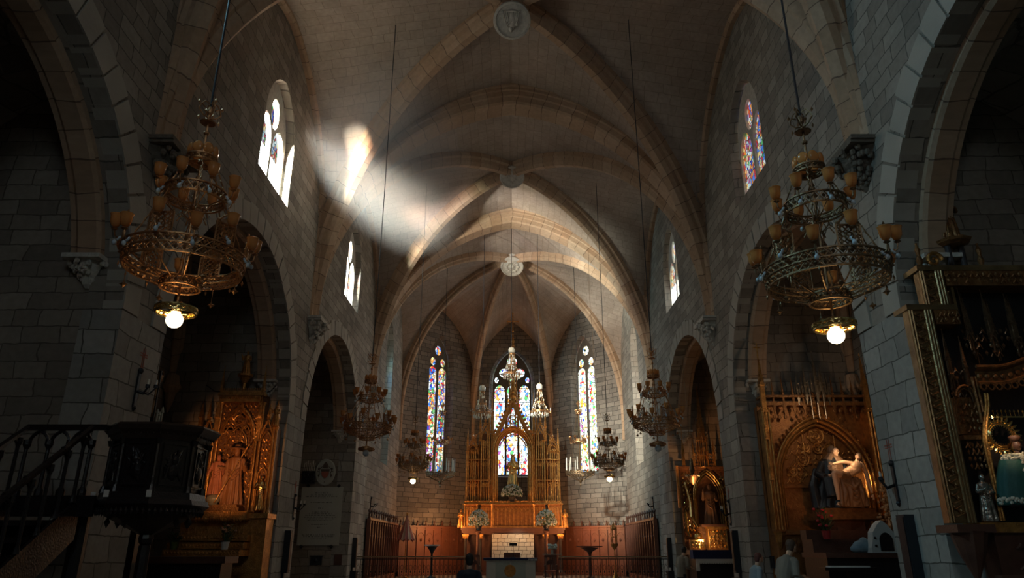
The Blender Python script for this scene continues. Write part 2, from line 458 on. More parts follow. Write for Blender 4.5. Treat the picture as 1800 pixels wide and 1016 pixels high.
def two_light(o, bar=.09, hd=1.0):
    uc = o['uc']; hw = (o['u1']-o['u0'])/2; lw = (hw-bar*1.6)/2
    zt = o['za']; zs = zt - hw*1.75
    ls = [arch_open(uc+s*(bar/2+lw+.02), lw, o['zb']+.04, zs, zs+lw*1.5) for s in (-1,1)]
    ex = [circ_open(uc, zs+lw*2.05, hw*.27, hw*.42)]
    return ls, ex

G1 = glassmat('glass_north_first', .55, clear=.14, blue=.30, scale=11, zclear=.95, glare_st=20, seed=3, trans=.9, tint=(1,1,.95))
G1['x'] = 1
G2 = glassmat('glass_south_first', .75, clear=.10, blue=.38, scale=12, seed=8)
G3 = glassmat('glass_north_second', .65, clear=.14, blue=.30, scale=10, zclear=.7, glare_st=7, seed=12)
G4 = glassmat('glass_south_second', .9, clear=.18, blue=.22, scale=10, zclear=.9, glare_st=5, seed=16)
G5 = glassmat('glass_chancel_north', .5, clear=.15, blue=.2, scale=9, seed=19)
G6 = glassmat('glass_chancel_south', 4.0, clear=.5, blue=.2, scale=9, seed=23)
G7 = glassmat('glass_apse_north', 1.5, clear=.16, blue=.36, scale=8, lc=.36, lhw=.30, seed=27)
G8 = glassmat('glass_apse_south', 3.0, clear=.55, blue=.22, scale=8, lc=.36, lhw=.30, seed=31, tint=(.95,1,.92))
G9 = glassmat('glass_apse_centre', 2.6, clear=.55, blue=.4, scale=7, lc=.74, lhw=.3, seed=36, tint=(.85,.95,1), barstep=.85)
G0 = glassmat('glass_west_fill', 5.0, clear=.5, blue=.3, scale=5, seed=41, tint=(.75,.9,1))

# side walls with the chapel arches and the clerestory
for side, at, nm in ((-1,LF,'wall_left'),(1,RF,'wall_right')):
    ops = [arch_open(c, r, -1, ZSP, ZSP+r) for c, r in BAY]
    cl = [cler(c, h) for c, h in CW]
    ch = [arch_open(33.95, .95, 5.35, 10.7, 12.3)]
    mb = MB()
    strips(mb, at(0), -6, 38.35, -.0, 17.2, ops+cl+ch, flip=(side>0))
    back = ops + [scaled(o, 1.25, .0, .0) for o in cl] + [scaled(o, .72, .25, .1) for o in ch]
    strips(mb, at(TH), -6, 38.35, 0, 17.2, back, flip=(side<0))
    for o in ops: reveal(mb, at(0), at(TH), o)
    for i, o in enumerate(cl):
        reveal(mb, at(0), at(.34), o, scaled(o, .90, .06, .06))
        em = MB(); reveal(em, at(.34), at(TH), scaled(o, .90, .06, .06), scaled(o, 1.25, .0, .0)); em.build('trim_%d' % (110+i+(side>0)*3), M['darkcarve'], kind='structure')  # outer jamb stone darkened, so lamp light on it doesn't show white
    for o in ch: reveal(mb, at(0), at(TH), o, scaled(o, .72, .25, .1))
    mb.build(nm, M['wall'], kind='structure')
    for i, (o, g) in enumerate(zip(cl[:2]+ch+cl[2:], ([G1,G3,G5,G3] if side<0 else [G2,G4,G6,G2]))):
        b = scaled(o, .90, .06, .06) if i != 2 else scaled(o, .72, .25, .1)
        ls, ex = two_light(b)
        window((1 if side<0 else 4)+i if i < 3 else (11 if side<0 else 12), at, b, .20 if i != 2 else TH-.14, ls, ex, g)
    # voussoir rings, one mesh per arch (blocks of one arch)
    for k, (c, r) in enumerate(BAY):
        mb = MB(); nv = 25
        for i in range(nv):
            a0 = pi*i/nv+.006; a1 = pi*(i+1)/nv-.006
            t = .46 + (.05 if i%2 else 0) + random.uniform(-.02,.02)
            P0 = at(-.025-random.uniform(0,.012)); P1 = at(.3)
            ring = []
            for rr in (r-.006, r+t):
                for a in (a0, (a0+a1)/2, a1):
                    ring.append((c+rr*cos(a), ZSP+rr*sin(a)))
            q = [ring[0],ring[1],ring[2],ring[5],ring[4],ring[3]]
            vs = [P0(*p) for p in q]+[P1(*p) for p in q]
            mb.add(vs, [(0,1,4,5),(1,2,3,4)] + [(j,(j+1)%6,6+(j+1)%6,6+j) for j in range(6)])
        # inner order: a narrower moulded arch further in
        mb.build('trim_%d' % ((1 if side<0 else 4)+k), M['vous'], kind='structure')
        mb = MB(); n2 = 30; r2 = r-.14
        prof = [(-.20,.04),(-.14,.0),(.14,.0),(.20,.05),(.28,.05),(.28,.34),(-.20,.34)]   # (depth offset, outward radius)
        a00 = .23; pts = [a00+(pi-2*a00)*i/n2 for i in range(n2+1)]
        vs = []; uvs = []
        for a in pts:
            for d, q in prof: vs.append(at(TH+.02+d)(c+(r2+q)*cos(a), ZSP+(r2+q)*sin(a)))
        m = len(prof); fs = []; uu = []
        for i in range(n2):
            for j in range(m):
                fs.append((i*m+j, i*m+(j+1)%m, (i+1)*m+(j+1)%m, (i+1)*m+j))
                s0 = pts[i]*r; s1 = pts[i+1]*r
                uu.append([(s0,j*.1),(s0,j*.1+.1),(s1,j*.1+.1),(s1,j*.1)])
        mb.add(vs, fs, uu); mb.build('trim_%d' % ((11 if side<0 else 14)+k), M['rib'], kind='structure')
        for s in (-1,1):
            mb = MB()
            y0, y1 = sorted((c+s*r, c+s*(r-.34))); x0, x1 = sorted((at(TH-.24)(0,0)[0], at(TH+.34)(0,0)[0]))
            mb.box(x0, x1, y0, y1, 5.79, 5.86); xm = (x0+x1)/2
            mb.lathe([(.04,-.46),(.09,-.40),(.12,-.30),(.20,-.16),(.27,-.07),(.28,-.05)], (xm, c+s*(r+.02), 5.85), 12, lambda w, j: 1+.08*cos(7*w+j))
            for j in range(26):
                q = random.random(); a_ = random.uniform(-1.3,1.3); r_ = .26*(1-q)+.05
                mb.ell((xm+r_*sin(a_), c+s*(r+.02-r_*cos(a_)), 5.76-q*.28), .04,.04,.05,6,4)
            mb.build('trim_%d' % (30+(side>0)*6+k*2+(s>0)), M['carve'], kind='structure')
    # pier facings: larger blocks, slightly proud of the wall
    edges = [(BAY[0][0]+BAY[0][1], BAY[1][0]-BAY[1][1]), (BAY[1][0]+BAY[1][1], BAY[2][0]-BAY[2][1]), (BAY[2][0]+BAY[2][1], 29.9), (2.2, BAY[0][0]-BAY[0][1])]
    for j, (a, b) in enumerate(edges):
        mb = MB(); P0 = at(-.02); P1 = at(TH+.04)
        pl = [(a-.004,0),(b+.004,0),(b+.004,ZSP),(a-.004,ZSP)]
        vs = [P0(*p) for p in pl]+[P1(*p) for p in pl]
        mb.add(vs, [(0,1,2,3),(7,6,5,4),(0,1,5,4),(1,2,6,5),(2,3,7,6),(3,0,4,7)])
        mb.build('trim_%d' % (50+j+(side>0)*4), M['pier'], kind='structure')
    # plain band at impost height continues round the piers
# ------------------------------------------------------------------ chapels
XO = 9.3
for side, nm in ((-1,'left'),(1,'right')):
    mb = MB()
    X = lambda x: side*x
    ys = [(c-r, c+r) for c, r in BAY]
    for i, (a, b) in enumerate(ys):
        xi = W+TH; zt = 10.0
        mb.add([(X(XO),a-.02,0),(X(XO),b+.02,0),(X(XO),b+.02,zt),(X(XO),a-.02,zt)], [(0,1,2,3)])          # outer wall
        mb.add([(X(xi),a-.02,0),(X(XO),a-.02,0),(X(XO),a-.02,zt),(X(xi),a-.02,zt)], [(0,1,2,3)])
        mb.add([(X(xi),b+.02,0),(X(XO),b+.02,0),(X(XO),b+.02,zt),(X(xi),b+.02,zt)], [(0,1,2,3)])
    mb.build('wall_chapel_'+nm, M['chapel'], kind='structure')
    mb = MB()
    for a, b in ys:
        x0, x1 = sorted((X(W+TH-.05), X(XO+.1))); mb.box(x0, x1, a-.1, b+.1, 9.86, 9.96)
    mb.build('trim_%d' % (102+(side>0)), M['chapel'], kind='structure')

def sweep(mb, path, side_vec, prof, u0=0):
    """path: points in one vertical plane; prof (b,n): b along side_vec, n along the outward normal"""
    sv = Vector(side_vec).normalized(); m = len(prof); vs = []; L = [u0]
    path = [Vector(p) for p in path]
    for i in range(1, len(path)): L.append(L[-1]+(path[i]-path[i-1]).length)
    for i, p in enumerate(path):
        t = (path[min(i+1,len(path)-1)]-path[max(i-1,0)]).normalized(); nn = t.cross(sv).normalized()
        if nn.z < 0 and abs(nn.z) > .02: nn = -nn
        elif abs(nn.z) <= .02: nn = nn
        vs += [p + sv*b + nn*q for b, q in prof]
    fs = []; uv = []; acc = [0]
    for j in range(m): acc.append(acc[-1]+hypot(prof[(j+1)%m][0]-prof[j][0], prof[(j+1)%m][1]-prof[j][1]))
    for i in range(len(path)-1):
        for j in range(m):
            fs.append((i*m+j, i*m+(j+1)%m, (i+1)*m+(j+1)%m, (i+1)*m+j))
            uv.append([(L[i],acc[j]),(L[i],acc[j+1]),(L[i+1],acc[j+1]),(L[i+1],acc[j])])
    fs.append(tuple(reversed(range(m)))); uv.append([(0,0)]*m)
    fs.append(tuple((len(path)-1)*m+j for j in range(m))); uv.append([(0,0)]*m)
    mb.add(vs, fs, uv)
def half_path(A, B, f, n=26, cosine=True):
    """from corner A (t=1) to centre B (t=0), z = f(t)"""
    out = []
    for i in range(n+1):
        w = i/n; t = cos(w*pi/2) if cosine else 1-w
        out.append((B[0]+(A[0]-B[0])*t, B[1]+(A[1]-B[1])*t, f(t)))
    return out

TP = [(-.62,.95),(-.62,.62),(-.60,.55),(-.54,.52),(-.49,.56),(-.49,.46),(-.44,.44),(-.44,.28),(-.40,.24),(-.40,.06),(-.34,.0),(.34,.0),(.40,.06),(.40,.24),(.44,.28),(.44,.44),(.49,.46),(.49,.56),(.54,.52),(.60,.55),(.62,.62),(.62,.95)]
DP = [(-.30,.62),(-.30,.30),(-.22,.25),(-.19,.12),(-.10,.0),(.10,.0),(.19,.12),(.22,.25),(.30,.30),(.30,.62)]
SP = [(-.19,.5),(-.19,.2),(-.13,.16),(-.10,.05),(-.05,0),(.05,0),(.10,.05),(.13,.16),(.19,.2),(.19,.5)]
ZT = {1.0:15.5, 10.7:15.45, 20.4:15.52, 30.1:15.78}     # soffit apex of transverse arches
def ztr(yk): return lambda t: arc(t, W-.05, ZC+.75, ZT[yk]) if abs(t) < .9999 else ZC+.0
rib_n = 60
def make_trans(yk, idx):
    mb = MB(); f = lambda t: arc(t, W-.05, ZC+.75, ZT[yk])
    h = [half_path((q*(W-.05),yk), (0,yk), f, 30) for q in (-1,1)]
    p = [(-(W-.05),yk,ZC)] + h[0] + h[1][::-1][1:] + [(W-.05,yk,ZC)]
    sec(mb, p, (0,1,0), TP, Vector((0,yk,ZC+2)))
    mb.build('trim_%d' % idx, M['rib'], kind='structure')
def sec(mb, path, sv, prof, inside):
    sv = Vector(sv).normalized(); m = len(prof); path = [Vector(p) for p in path]; vs = []; L = [0]
    for i in range(1, len(path)): L.append(L[-1]+(path[i]-path[i-1]).length)
    for i, p in enumerate(path):
        t = (path[min(i+1,len(path)-1)]-path[max(i-1,0)]).normalized(); nn = t.cross(sv).normalized()
        if nn.dot(p-inside) < 0: nn = -nn
        vs += [p + sv*b + nn*q for b, q in prof]
    fs = []; uv = []; acc = [0]
    for j in range(m): acc.append(acc[-1]+hypot(prof[(j+1)%m][0]-prof[j][0], prof[(j+1)%m][1]-prof[j][1]))
    for i in range(len(path)-1):
        for j in range(m-1):
            fs.append((i*m+j, i*m+j+1, (i+1)*m+j+1, (i+1)*m+j))
            uv.append([(L[i],acc[j]),(L[i],acc[j+1]),(L[i+1],acc[j+1]),(L[i+1],acc[j])])
    mb.add(vs, fs, uv)
for i, yk in enumerate(YK): make_trans(yk, 60+i)
DZ = [15.35, 15.35, 15.65]      # soffit of the diagonals at the boss
def diag_f(k):
    half = hypot(W, (YK[k+1]-YK[k])/2) - .1
    return lambda t: arc(t, half, DZ[k]-half, DZ[k]) if DZ[k]-half > ZC-.9 else arc(t, half, ZC, DZ[k])
web = MB()
def vgrid(mb, A, B, n, m):
    """A(t), B(t) curves, ruled between them with s; uv in metres"""
    pts = [[None]*(m+1) for _ in range(n+1)]; L = [0]
    for i in range(n+1):
        t = -1+2*i/n; t = sin(t*pi/2)
        a = Vector(A(t)); b = Vector(B(t))
        for j in range(m+1): pts[i][j] = a+(b-a)*(j/m)
        if i: L.append(L[-1]+(pts[i][0]-pts[i-1][0]).length)
    mid = L[n//2]
    for i in range(n):
        for j in range(m):
            q = [(i,j),(i+1,j),(i+1,j+1),(i,j+1)]
            la = [(pts[a][b]-pts[a][0]).length for a, b in q]
            mb.add([pts[a][b] for a, b in q], [(0,1,2,3)], [[(la[k], L[q[k][0]]-mid) for k in range(4)]])
OFF = .66
for k in range(3):
    y0, y1 = YK[k], YK[k+1]; cy = (y0+y1)/2; b = (y1-y0)/2; fd = diag_f(k)
    for s, yy in ((-1,y0),(1,y1)):
        vgrid(web, lambda t: (W*t, yy, arc(t, W+.3, ZC+.8, ZT[yy]+OFF)), lambda t: (W*t, cy+s*b*abs(t), fd(t)+.36+.1*(1-abs(t))), 28, 8)
    for s in (-1,1):
        vgrid(web, lambda t: (s*W, cy+b*t, arc(t, b+.1, 9.6, 15.0)), lambda t: (s*W*abs(t), cy+b*t, fd(t)+.36+.1*(1-abs(t))), 28, 8)
    mb = MB()
    for sx in (-1,1):
        for sy in (-1,1):
            A = (sx*(W-.08), cy+sy*(b-.08))
            p = half_path(A, (0,cy), lambda t: max(fd(t), ZC), 30)
            d = Vector((A[0], A[1]-cy, 0)).normalized()
            sec(mb, p, (-d.y, d.x, 0), DP, Vector((0,cy,ZC+2)))
    mb.build('trim_%d' % (70+k), M['rib'], kind='structure')
for k in range(3):
    y0, y1 = YK[k], YK[k+1]; cy = (y0+y1)/2; b = (y1-y0)/2
    mb = MB()
    for s in (-1,1):
        p = [(s*(W-.02), cy+b*sin(t*pi/2), arc(sin(t*pi/2), b+.1, 9.6, 15.0)-.10) for t in [-1+2*i/36 for i in range(37)]]
        sec(mb, p, (1,0,0), [(-.16,.2),(-.16,.05),(-.10,0),(.10,0),(.16,.05),(.16,.2)], Vector((s*W,cy,10)))
    mb.build('trim_%d' % (74+k), M['rib'], kind='structure')
# apse
BC = (0, 34.2); APX = 15.5
poly = [(-W,30.1),(-W,38.3),(-2.3,42.0),(2.3,42.0),(W,38.3),(W,30.1)]
def apse_f(half): return lambda t: arc(t, half, ZC+.3, APX)
mb = MB()
for i, p in enumerate(poly):
    half = hypot(p[0], p[1]-BC[1]); f = apse_f(half)
    sh = 1-.10/half
    A = (p[0]*sh, BC[1]+(p[1]-BC[1])*sh)
    path = [(A[0],A[1],ZC-1.0 if 1<=i<=4 else ZC)] + half_path(A, BC, f, 28)
    d = Vector((A[0], A[1]-BC[1], 0)).normalized()
    sec(mb, path, (-d.y, d.x, 0), SP, Vector((0,BC[1],ZC+1)))
mb.build('trim_80', M['rib'], kind='structure')
for i in range(6):
    a = Vector(poly[i]); b_ = Vector(poly[(i+1)%6]); c = Vector(BC)
    ha = (a-c).length; hb = (b_-c).length; half = (b_-a).length/2; mid = (a+b_)/2
    if i == 5:
        A = lambda t: (-W*t if True else 0, 30.1, arc(t, W+.3, ZC+.8, ZT[30.1]+OFF))
    else:
        zf = {0:15.0,1:14.9,2:14.8,3:14.9,4:15.0}[i]
        A = lambda t: ((mid.x+(b_.x-a.x)/2*t), (mid.y+(b_.y-a.y)/2*t), arc(t, half+.05, max(zf-5.4 if i in (0,4) else zf-4.2, 9.2), zf))
    def B(t):
        e, h = (a, ha) if t < 0 else (b_, hb)
        k = abs(t); return (c.x+(e.x-c.x)*k, c.y+(e.y-c.y)*k, apse_f(h)(k)+.33+.05*(1-k))
    vgrid(web, A, B, 24, 8)
web.build('ceiling', M['web'], kind='structure')
# bosses
for i, (by, bz, r, dep) in enumerate(((15.55, 15.02, .51, .45), (25.25, 15.62, .50, .62), (34.2, 15.35, .60, .75))):
    mb = MB()
    prof = [(r*.80,.8),(r*.80,.12),(r*.98,.10),(r,.02),(r*.98,-.03),(r*.86,-.045),(r*.84,-.01),(.01,-.01)]
    Rt = Matrix.Translation((0,by,bz)) @ Matrix.Rotation(radians(-34),4,'X')
    mb.M = Rt; mb.lathe(prof[1:], (0,0,0), 40); mb.M = None
    mb.lathe([(r*.72,.1),(r*.72,.5),(r*.8,.55),(r*.8,.62),(r*.7,.66),(r*.7,1.1)], (0,by+.1,bz), 24)
    o = mb.build('trim_%d' % (84+i), M['carve'], kind='structure')
    # carved relief: a small seated figure with a child / foliage
    rel = MB(); rel.M = Rt @ Matrix.Translation((0,-by,-bz)); rnd = random.Random(5+i)
    z = bz-.02
    if i < 2:
        rel.ell((0,by,z), r*.22, r*.5, .06, 12, 8); rel.ell((-r*.05,by+r*.42,z-.02), r*.13, r*.15, .08, 10, 7)
        rel.ell((r*.22,by-r*.1,z), r*.14, r*.24, .06, 10, 7); rel.ell((r*.26,by+r*.16,z-.01), r*.09, r*.1, .06, 8, 6)
        for q in range(9):
            x = -r*.5+q*r*.11; rel.tube([(x,by-r*.55,z),(x*.7,by,z-.05),(x*.4,by+r*.3,z-.02)], .018, 5)
    else:
        for q in range(12):
            a = 2*pi*q/12; rel.ell((r*.5*cos(a),by+r*.5*sin(a),z), r*.16, r*.16, .05, 8, 6)
        rel.ell((0,by,z), r*.22, r*.22, .07, 10, 7)
        for q in range(6):
            a = pi*q/6; rel.tube([(r*.6*cos(a),by+r*.6*sin(a),z),(-r*.6*cos(a),by-r*.6*sin(a),z)], .02, 5)
    rel.build('relief', M['carve'], o, smooth=True)
# corbels under the transverse arches
cid = 90
for yk in YK[1:]:
    for s in (-1,1):
        mb = MB()
        x0, x1 = sorted((s*(W+.02), s*(W-.40))); mb.box(x0, x1, yk-.56, yk+.56, ZC-.07, ZC+.0); mb.box(x0 if s > 0 else x0+.0, x1, yk-.52, yk+.52, ZC-.12, ZC-.07)
        mb.lathe([(.05,-.78),(.10,-.72),(.13,-.66),(.15,-.55),(.26,-.40),(.34,-.28),(.36,-.20),(.42,-.12),(.44,-.10)], (s*(W+.04), yk, ZC), 16, lambda w, j: 1+.07*cos(8*w+j), sy=1.12)
        for j in range(60):
            q = random.random(); a_ = random.uniform(-1.3,1.3); r_ = .42*(1-q)**.7+.06
            mb.ell((s*(W+.04-r_*cos(a_)), yk+1.12*r_*sin(a_), ZC-.13-q*.55), .05,.05,.065,6,4)
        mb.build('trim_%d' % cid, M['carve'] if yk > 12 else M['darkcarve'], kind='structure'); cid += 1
# ------------------------------------------------------------------ apse walls
def wall_seg(name, a, b_, ops, backs, depth, mat, z1=16.9):
    a = Vector((a[0],a[1],0)); b_ = Vector((b_[0],b_[1],0)); U = (b_-a).normalized(); Nn = Vector((-U.y,U.x,0))
    if Nn.dot(a-Vector((0,34,0))) < 0: Nn = -Nn
    at = frame(a, U, Nn); L = (b_-a).length
    mb = MB(); strips(mb, at(0), 0, L, 0, z1, ops); strips(mb, at(depth), 0, L, 0, z1, backs)
    for o, q in zip(ops, backs): reveal(mb, at(0), at(depth), o, q)
    mb.build(name, mat, kind='structure'); return at
Ld = hypot(3.7,3.7)
for nm, a, b_, g, n in (('wall_apse_left',(-W,38.3),(-2.3,42),G7,7),('wall_apse_right',(2.3,42),(W,38.3),G8,8)):
    o = arch_open(Ld/2+(.12 if n == 7 else -.12), .90, 5.45, 11.75, 13.45); bo = scaled(o, .82, .15, .1)
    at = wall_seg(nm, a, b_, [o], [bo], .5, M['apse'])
    uc = bo['uc']; hw = (bo['u1']-bo['u0'])/2; lw = .29
    ls = [arch_open(uc+s*(.045+lw+.02), lw, bo['zb']+.04, 11.25, 11.55) for s in (-1,1)]
    ls2 = [circ_open(uc+s*(.07+lw), 11.85, .20, .24) for s in (-1,1)]
    ex = ls2+[circ_open(uc, 12.55, .24, .28)]
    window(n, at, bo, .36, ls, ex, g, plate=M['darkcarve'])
o = arch_open(2.3, 1.36, 5.45, 11.0, 13.1); bo = scaled(o, .86, .15, .1)
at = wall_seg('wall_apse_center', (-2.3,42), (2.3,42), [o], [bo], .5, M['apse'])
ls = [arch_open(2.3+d, .31, bo['zb']+.04, 10.5, 10.9) for d in (-.74,0,.74)]
ex = [circ_open(2.3-.5, 11.65, .27), circ_open(2.3+.5, 11.65, .27), circ_open(2.3, 12.35, .3), circ_open(2.3,11.2,.12), circ_open(2.3-.93,11.2,.12,.18), circ_open(2.3+.93,11.2,.12,.18)]
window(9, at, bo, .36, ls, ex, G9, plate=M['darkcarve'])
# west end, behind the viewer: wall with an unseen round window added as cool fill light
WF = frame((0,-6,0), (1,0,0), (0,-1,0))
fill_rose = circ_open(0, 10.2, 2.0)
mb = MB(); strips(mb, WF(0), -W, W, 0, 17, [fill_rose]); strips(mb, WF(.5), -W, W, 0, 17, [fill_rose]); reveal(mb, WF(0), WF(.5), fill_rose)
mb.build('wall_west', M['wall'], kind='structure')
mb = MB(); mb.lathe([(2.0,0),(.01,0)], (0,0,0), 32); mb.uv = {}
wr = bpy.data.objects.new('window_10', None); COL.objects.link(wr); wr['kind'] = 'structure'; wr.location = (0,-6.3,10.2)
gb = MB(); gb.add([(2.0*cos(2*pi*i/32), 0, 2.0*sin(2*pi*i/32)) for i in range(32)], [tuple(range(32))], [[(2*cos(2*pi*i/32), 2*sin(2*pi*i/32)) for i in range(32)]])
gb.build('stained_glass', G0, wr)
tb = MB()
for i in range(12):
    a = 2*pi*i/12; tb.cyl((.5*cos(a),.05,.5*sin(a)), (2*cos(a),.05,2*sin(a)), .05, n=6)
tb.tube([(.5*cos(2*pi*i/24),.05,.5*sin(2*pi*i/24)) for i in range(24)], .06, 6, True)
tb.build('tracery', M['carve'], wr)
# floor and sanctuary platform
mb = MB(); mb.box(-XO-.2, XO+.2, -6.5, 43, -.2, 0); mb.build('floor', M['floor'], kind='structure')
mb = MB(); mb.prism([(-W,0),(W,0),(W,.15),(-W,.15)], 28.1, 42.0); mb.prism([(-W,.15),(W,.15),(W,.3),(-W,.3)], 28.5, 42.0)
mb.build('floor_sanctuary', M['floor'], kind='structure')
# chapel vaults with their ribs
mb = MB(); rb = MB()
for side in (-1,1):
    for c, r in BAY:
        x0, x1 = W+TH, XO; cx = (x0+x1)/2*side; a = (x1-x0)/2
        fz = lambda t: arc(t, hypot(a,r), 5.6, 9.3)
        for s in (-1,1):
            vgrid(mb, lambda t: (cx+a*t, c+s*r, arc(t, a+.05, 6.6, 8.9)), lambda t: (cx+a*t, c+s*r*abs(t), fz(t)+.2), 12, 4)
            vgrid(mb, lambda t: (cx+s*a, c+r*t, arc(t, r+.05, 5.9, 9.4)), lambda t: (cx+s*a*abs(t), c+r*t, fz(t)+.2), 16, 4)
            for q in (-1,1):
                A = (cx+s*(a-.05), c+q*(r-.05)); p = half_path(A, (cx,c), fz, 18)
                d = Vector((A[0]-cx, A[1]-c, 0)).normalized()
                sec(rb, p, (-d.y,d.x,0), SP, Vector((cx,c,4)))
        for q in (-1,1):
            rb.lathe([(.02,-.7),(.1,-.45),(.14,-.2),(.24,-.08),(.26,0),(.2,.1),(.16,.3)], (side*(XO-.16), c+q*(r-.16), 5.7), 9)
mb.build('ceiling_chapels', M['chapel'], kind='structure')
rb.build('trim_100', M['rib'], kind='structure')
# painted frame of the chancel step wall end: short return of the wall at the second chapel's east side is part of wall_left/right
# ------------------------------------------------------------------ gothic carpentry helpers (front faces -y)
def ppath(cx, zs, hw, rise, y=0, n=14):
    """pointed arch from left spring to right spring"""
    L = [(cx-hw*cos(k/n*pi/2)*1.0, y, arc(cos(k/n*pi/2), hw, zs, zs+rise)) for k in range(n+1)]
    R = [(2*cx-p[0], y, p[2]) for p in L[:-1]][::-1]
    return L+R
def crocket(mb, p, r):
    mb.octa(p, r, r*1.2)
def pinnacle(mb, x, y, z0, w, hs, hp, crk=True):
    """square shaft with recessed edges, little gablets, crocketed spirelet and finial"""
    mb.frus(x, y, z0, z0+hs, w, w*.92)
    mb.frus(x, y, z0, z0+w*.5, w*1.25, w*1.1)
    mb.frus(x, y, z0+hs-w*.25, z0+hs, w*1.05, w*1.3)
    for dx, dy in ((0,-1),(1,0),(-1,0)):
        g = w*.6
        if dy:
            mb.prism([(x-g,z0+hs),(x+g,z0+hs),(x,z0+hs+w*1.2)], y-w*.66, y-w*.5)
        else:
            mb.add([(x+dx*w*.58,y-g,z0+hs),(x+dx*w*.58,y+g,z0+hs),(x+dx*w*.58,y,z0+hs+w*1.2)], [(0,1,2)])
    mb.frus(x, y, z0+hs, z0+hs+hp, w*.95, w*.10)
    if crk:
        for k in range(1, 6):
            t = k/6; r = w*.5*(1-t)+w*.06
            for sx in (-1,1):
                crocket(mb, (x+sx*r, y-r, z0+hs+hp*t), w*.13)
    crocket(mb, (x,y,z0+hs+hp+w*.1), w*.24); crocket(mb, (x,y,z0+hs+hp+w*.42), w*.12)
def gable(mb, cx, y, z0, hw, h, r=.03, crk=8, fill=False):
    for s in (-1,1):
        a = Vector((cx+s*hw,y,z0)); b = Vector((cx,y,z0+h))
        mb.tube([a,b], r, 4); mb.tube([a+Vector((0,.04,-r*2.4)), b+Vector((0,.04,-r*2.4))], r*.6, 4)
        for k in range(1, crk):
            p = a+(b-a)*(k/crk); crocket(mb, (p.x+s*r*1.2,p.y,p.z+r*1.2), r*1.25)
    crocket(mb, (cx,y,z0+h+r*2.5), r*2.6); crocket(mb, (cx,y,z0+h+r*6), r*1.3)
def roundel(mb, cx, y, cz, r, t, lobes=4):
    mb.tube([(cx+r*cos(2*pi*i/20),y,cz+r*sin(2*pi*i/20)) for i in range(20)], t, 5, True)
    if lobes:
        for k in range(lobes):
            a = 2*pi*k/lobes+pi/4; q = r*.5
            mb.tube([(cx+q*cos(a)+r*.38*cos(2*pi*i/10),y,cz+q*sin(a)+r*.38*sin(2*pi*i/10)) for i in range(10)], t*.6, 4, True)
def tracery_panel(mb, x0, x1, y, z0, z1, n, t=.015, back=True, depth=.03):
    """row of blind lancets with cusped heads"""
    if back: mb.box(x0, x1, y, y+depth, z0, z1)
    w = (x1-x0)/n
    for i in range(n+1): mb.box(x0+i*w-t, x0+i*w+t, y-t*2.4, y, z0, z1)
    for i in range(n):
        c = x0+(i+.5)*w; hw = w/2-t
        mb.tube(ppath(c, z1-w*1.15, hw, w*.95, y-t, 6), t, 4)
        mb.tube(ppath(c, z1-w*1.35, hw*.62, w*.6, y-t, 4), t*.7, 4)
        crocket(mb, (c, y-t, z1-w*.22), t*1.6)
        mb.tube([(c,y-t*.6,z0+.02),(c,y-t*.6,z0+(z1-z0)*.25)], t*.7, 4)
def moulding(mb, x0, x1, y0, z, prof):
    """straight moulding; prof (out,z)"""
    for o, dz, h in prof: mb.box(x0-o, x1+o, y0-o, y0+.05, z+dz, z+dz+h)
def leafy(mb, x0, x1, y, z, h, n, rnd, d=.03):
    for i in range(n):
        x = x0+(x1-x0)*(i+.5)/n
        mb.ell((x, y-d*.5, z+h*(.5+rnd.uniform(-.1,.1))), (x1-x0)/n*.48, d, h*.45, 6, 4)
def shafts(mb, xs, y, z0, z1, r=.03):
    for x in xs:
        mb.cyl((x,y,z0),(x,y,z1), r, n=6); mb.cyl((x,y,z0),(x,y,z0+.1), r*1.8, r*1.2, n=6); mb.cyl((x,y,z1-.08),(x,y,z1), r*1.1, r*1.9, n=6)
def fret(mb, x0, x1, y, z0, z1, nx, nz, t, rnd, keep=.85):
    """dense carved openwork: net of ogee strokes, rosettes"""
    w = (x1-x0)/nx; h = (z1-z0)/nz
    for i in range(nx):
        for j in range(nz):
            if rnd.random() > keep: continue
            cx = x0+(i+.5)*w; cz = z0+(j+.5)*h; k = rnd.random()
            if k < .45: mb.tube([(cx-w*.45,y,cz-h*.45),(cx-w*.1,y-t,cz),(cx,y,cz+h*.45),(cx+w*.1,y-t,cz),(cx+w*.45,y,cz-h*.45)], t, 4)
            elif k < .8: mb.ell((cx,y,cz), w*.34, t*1.5, h*.34, 6, 4)
            else: mb.octa((cx,y,cz), w*.3, h*.4)

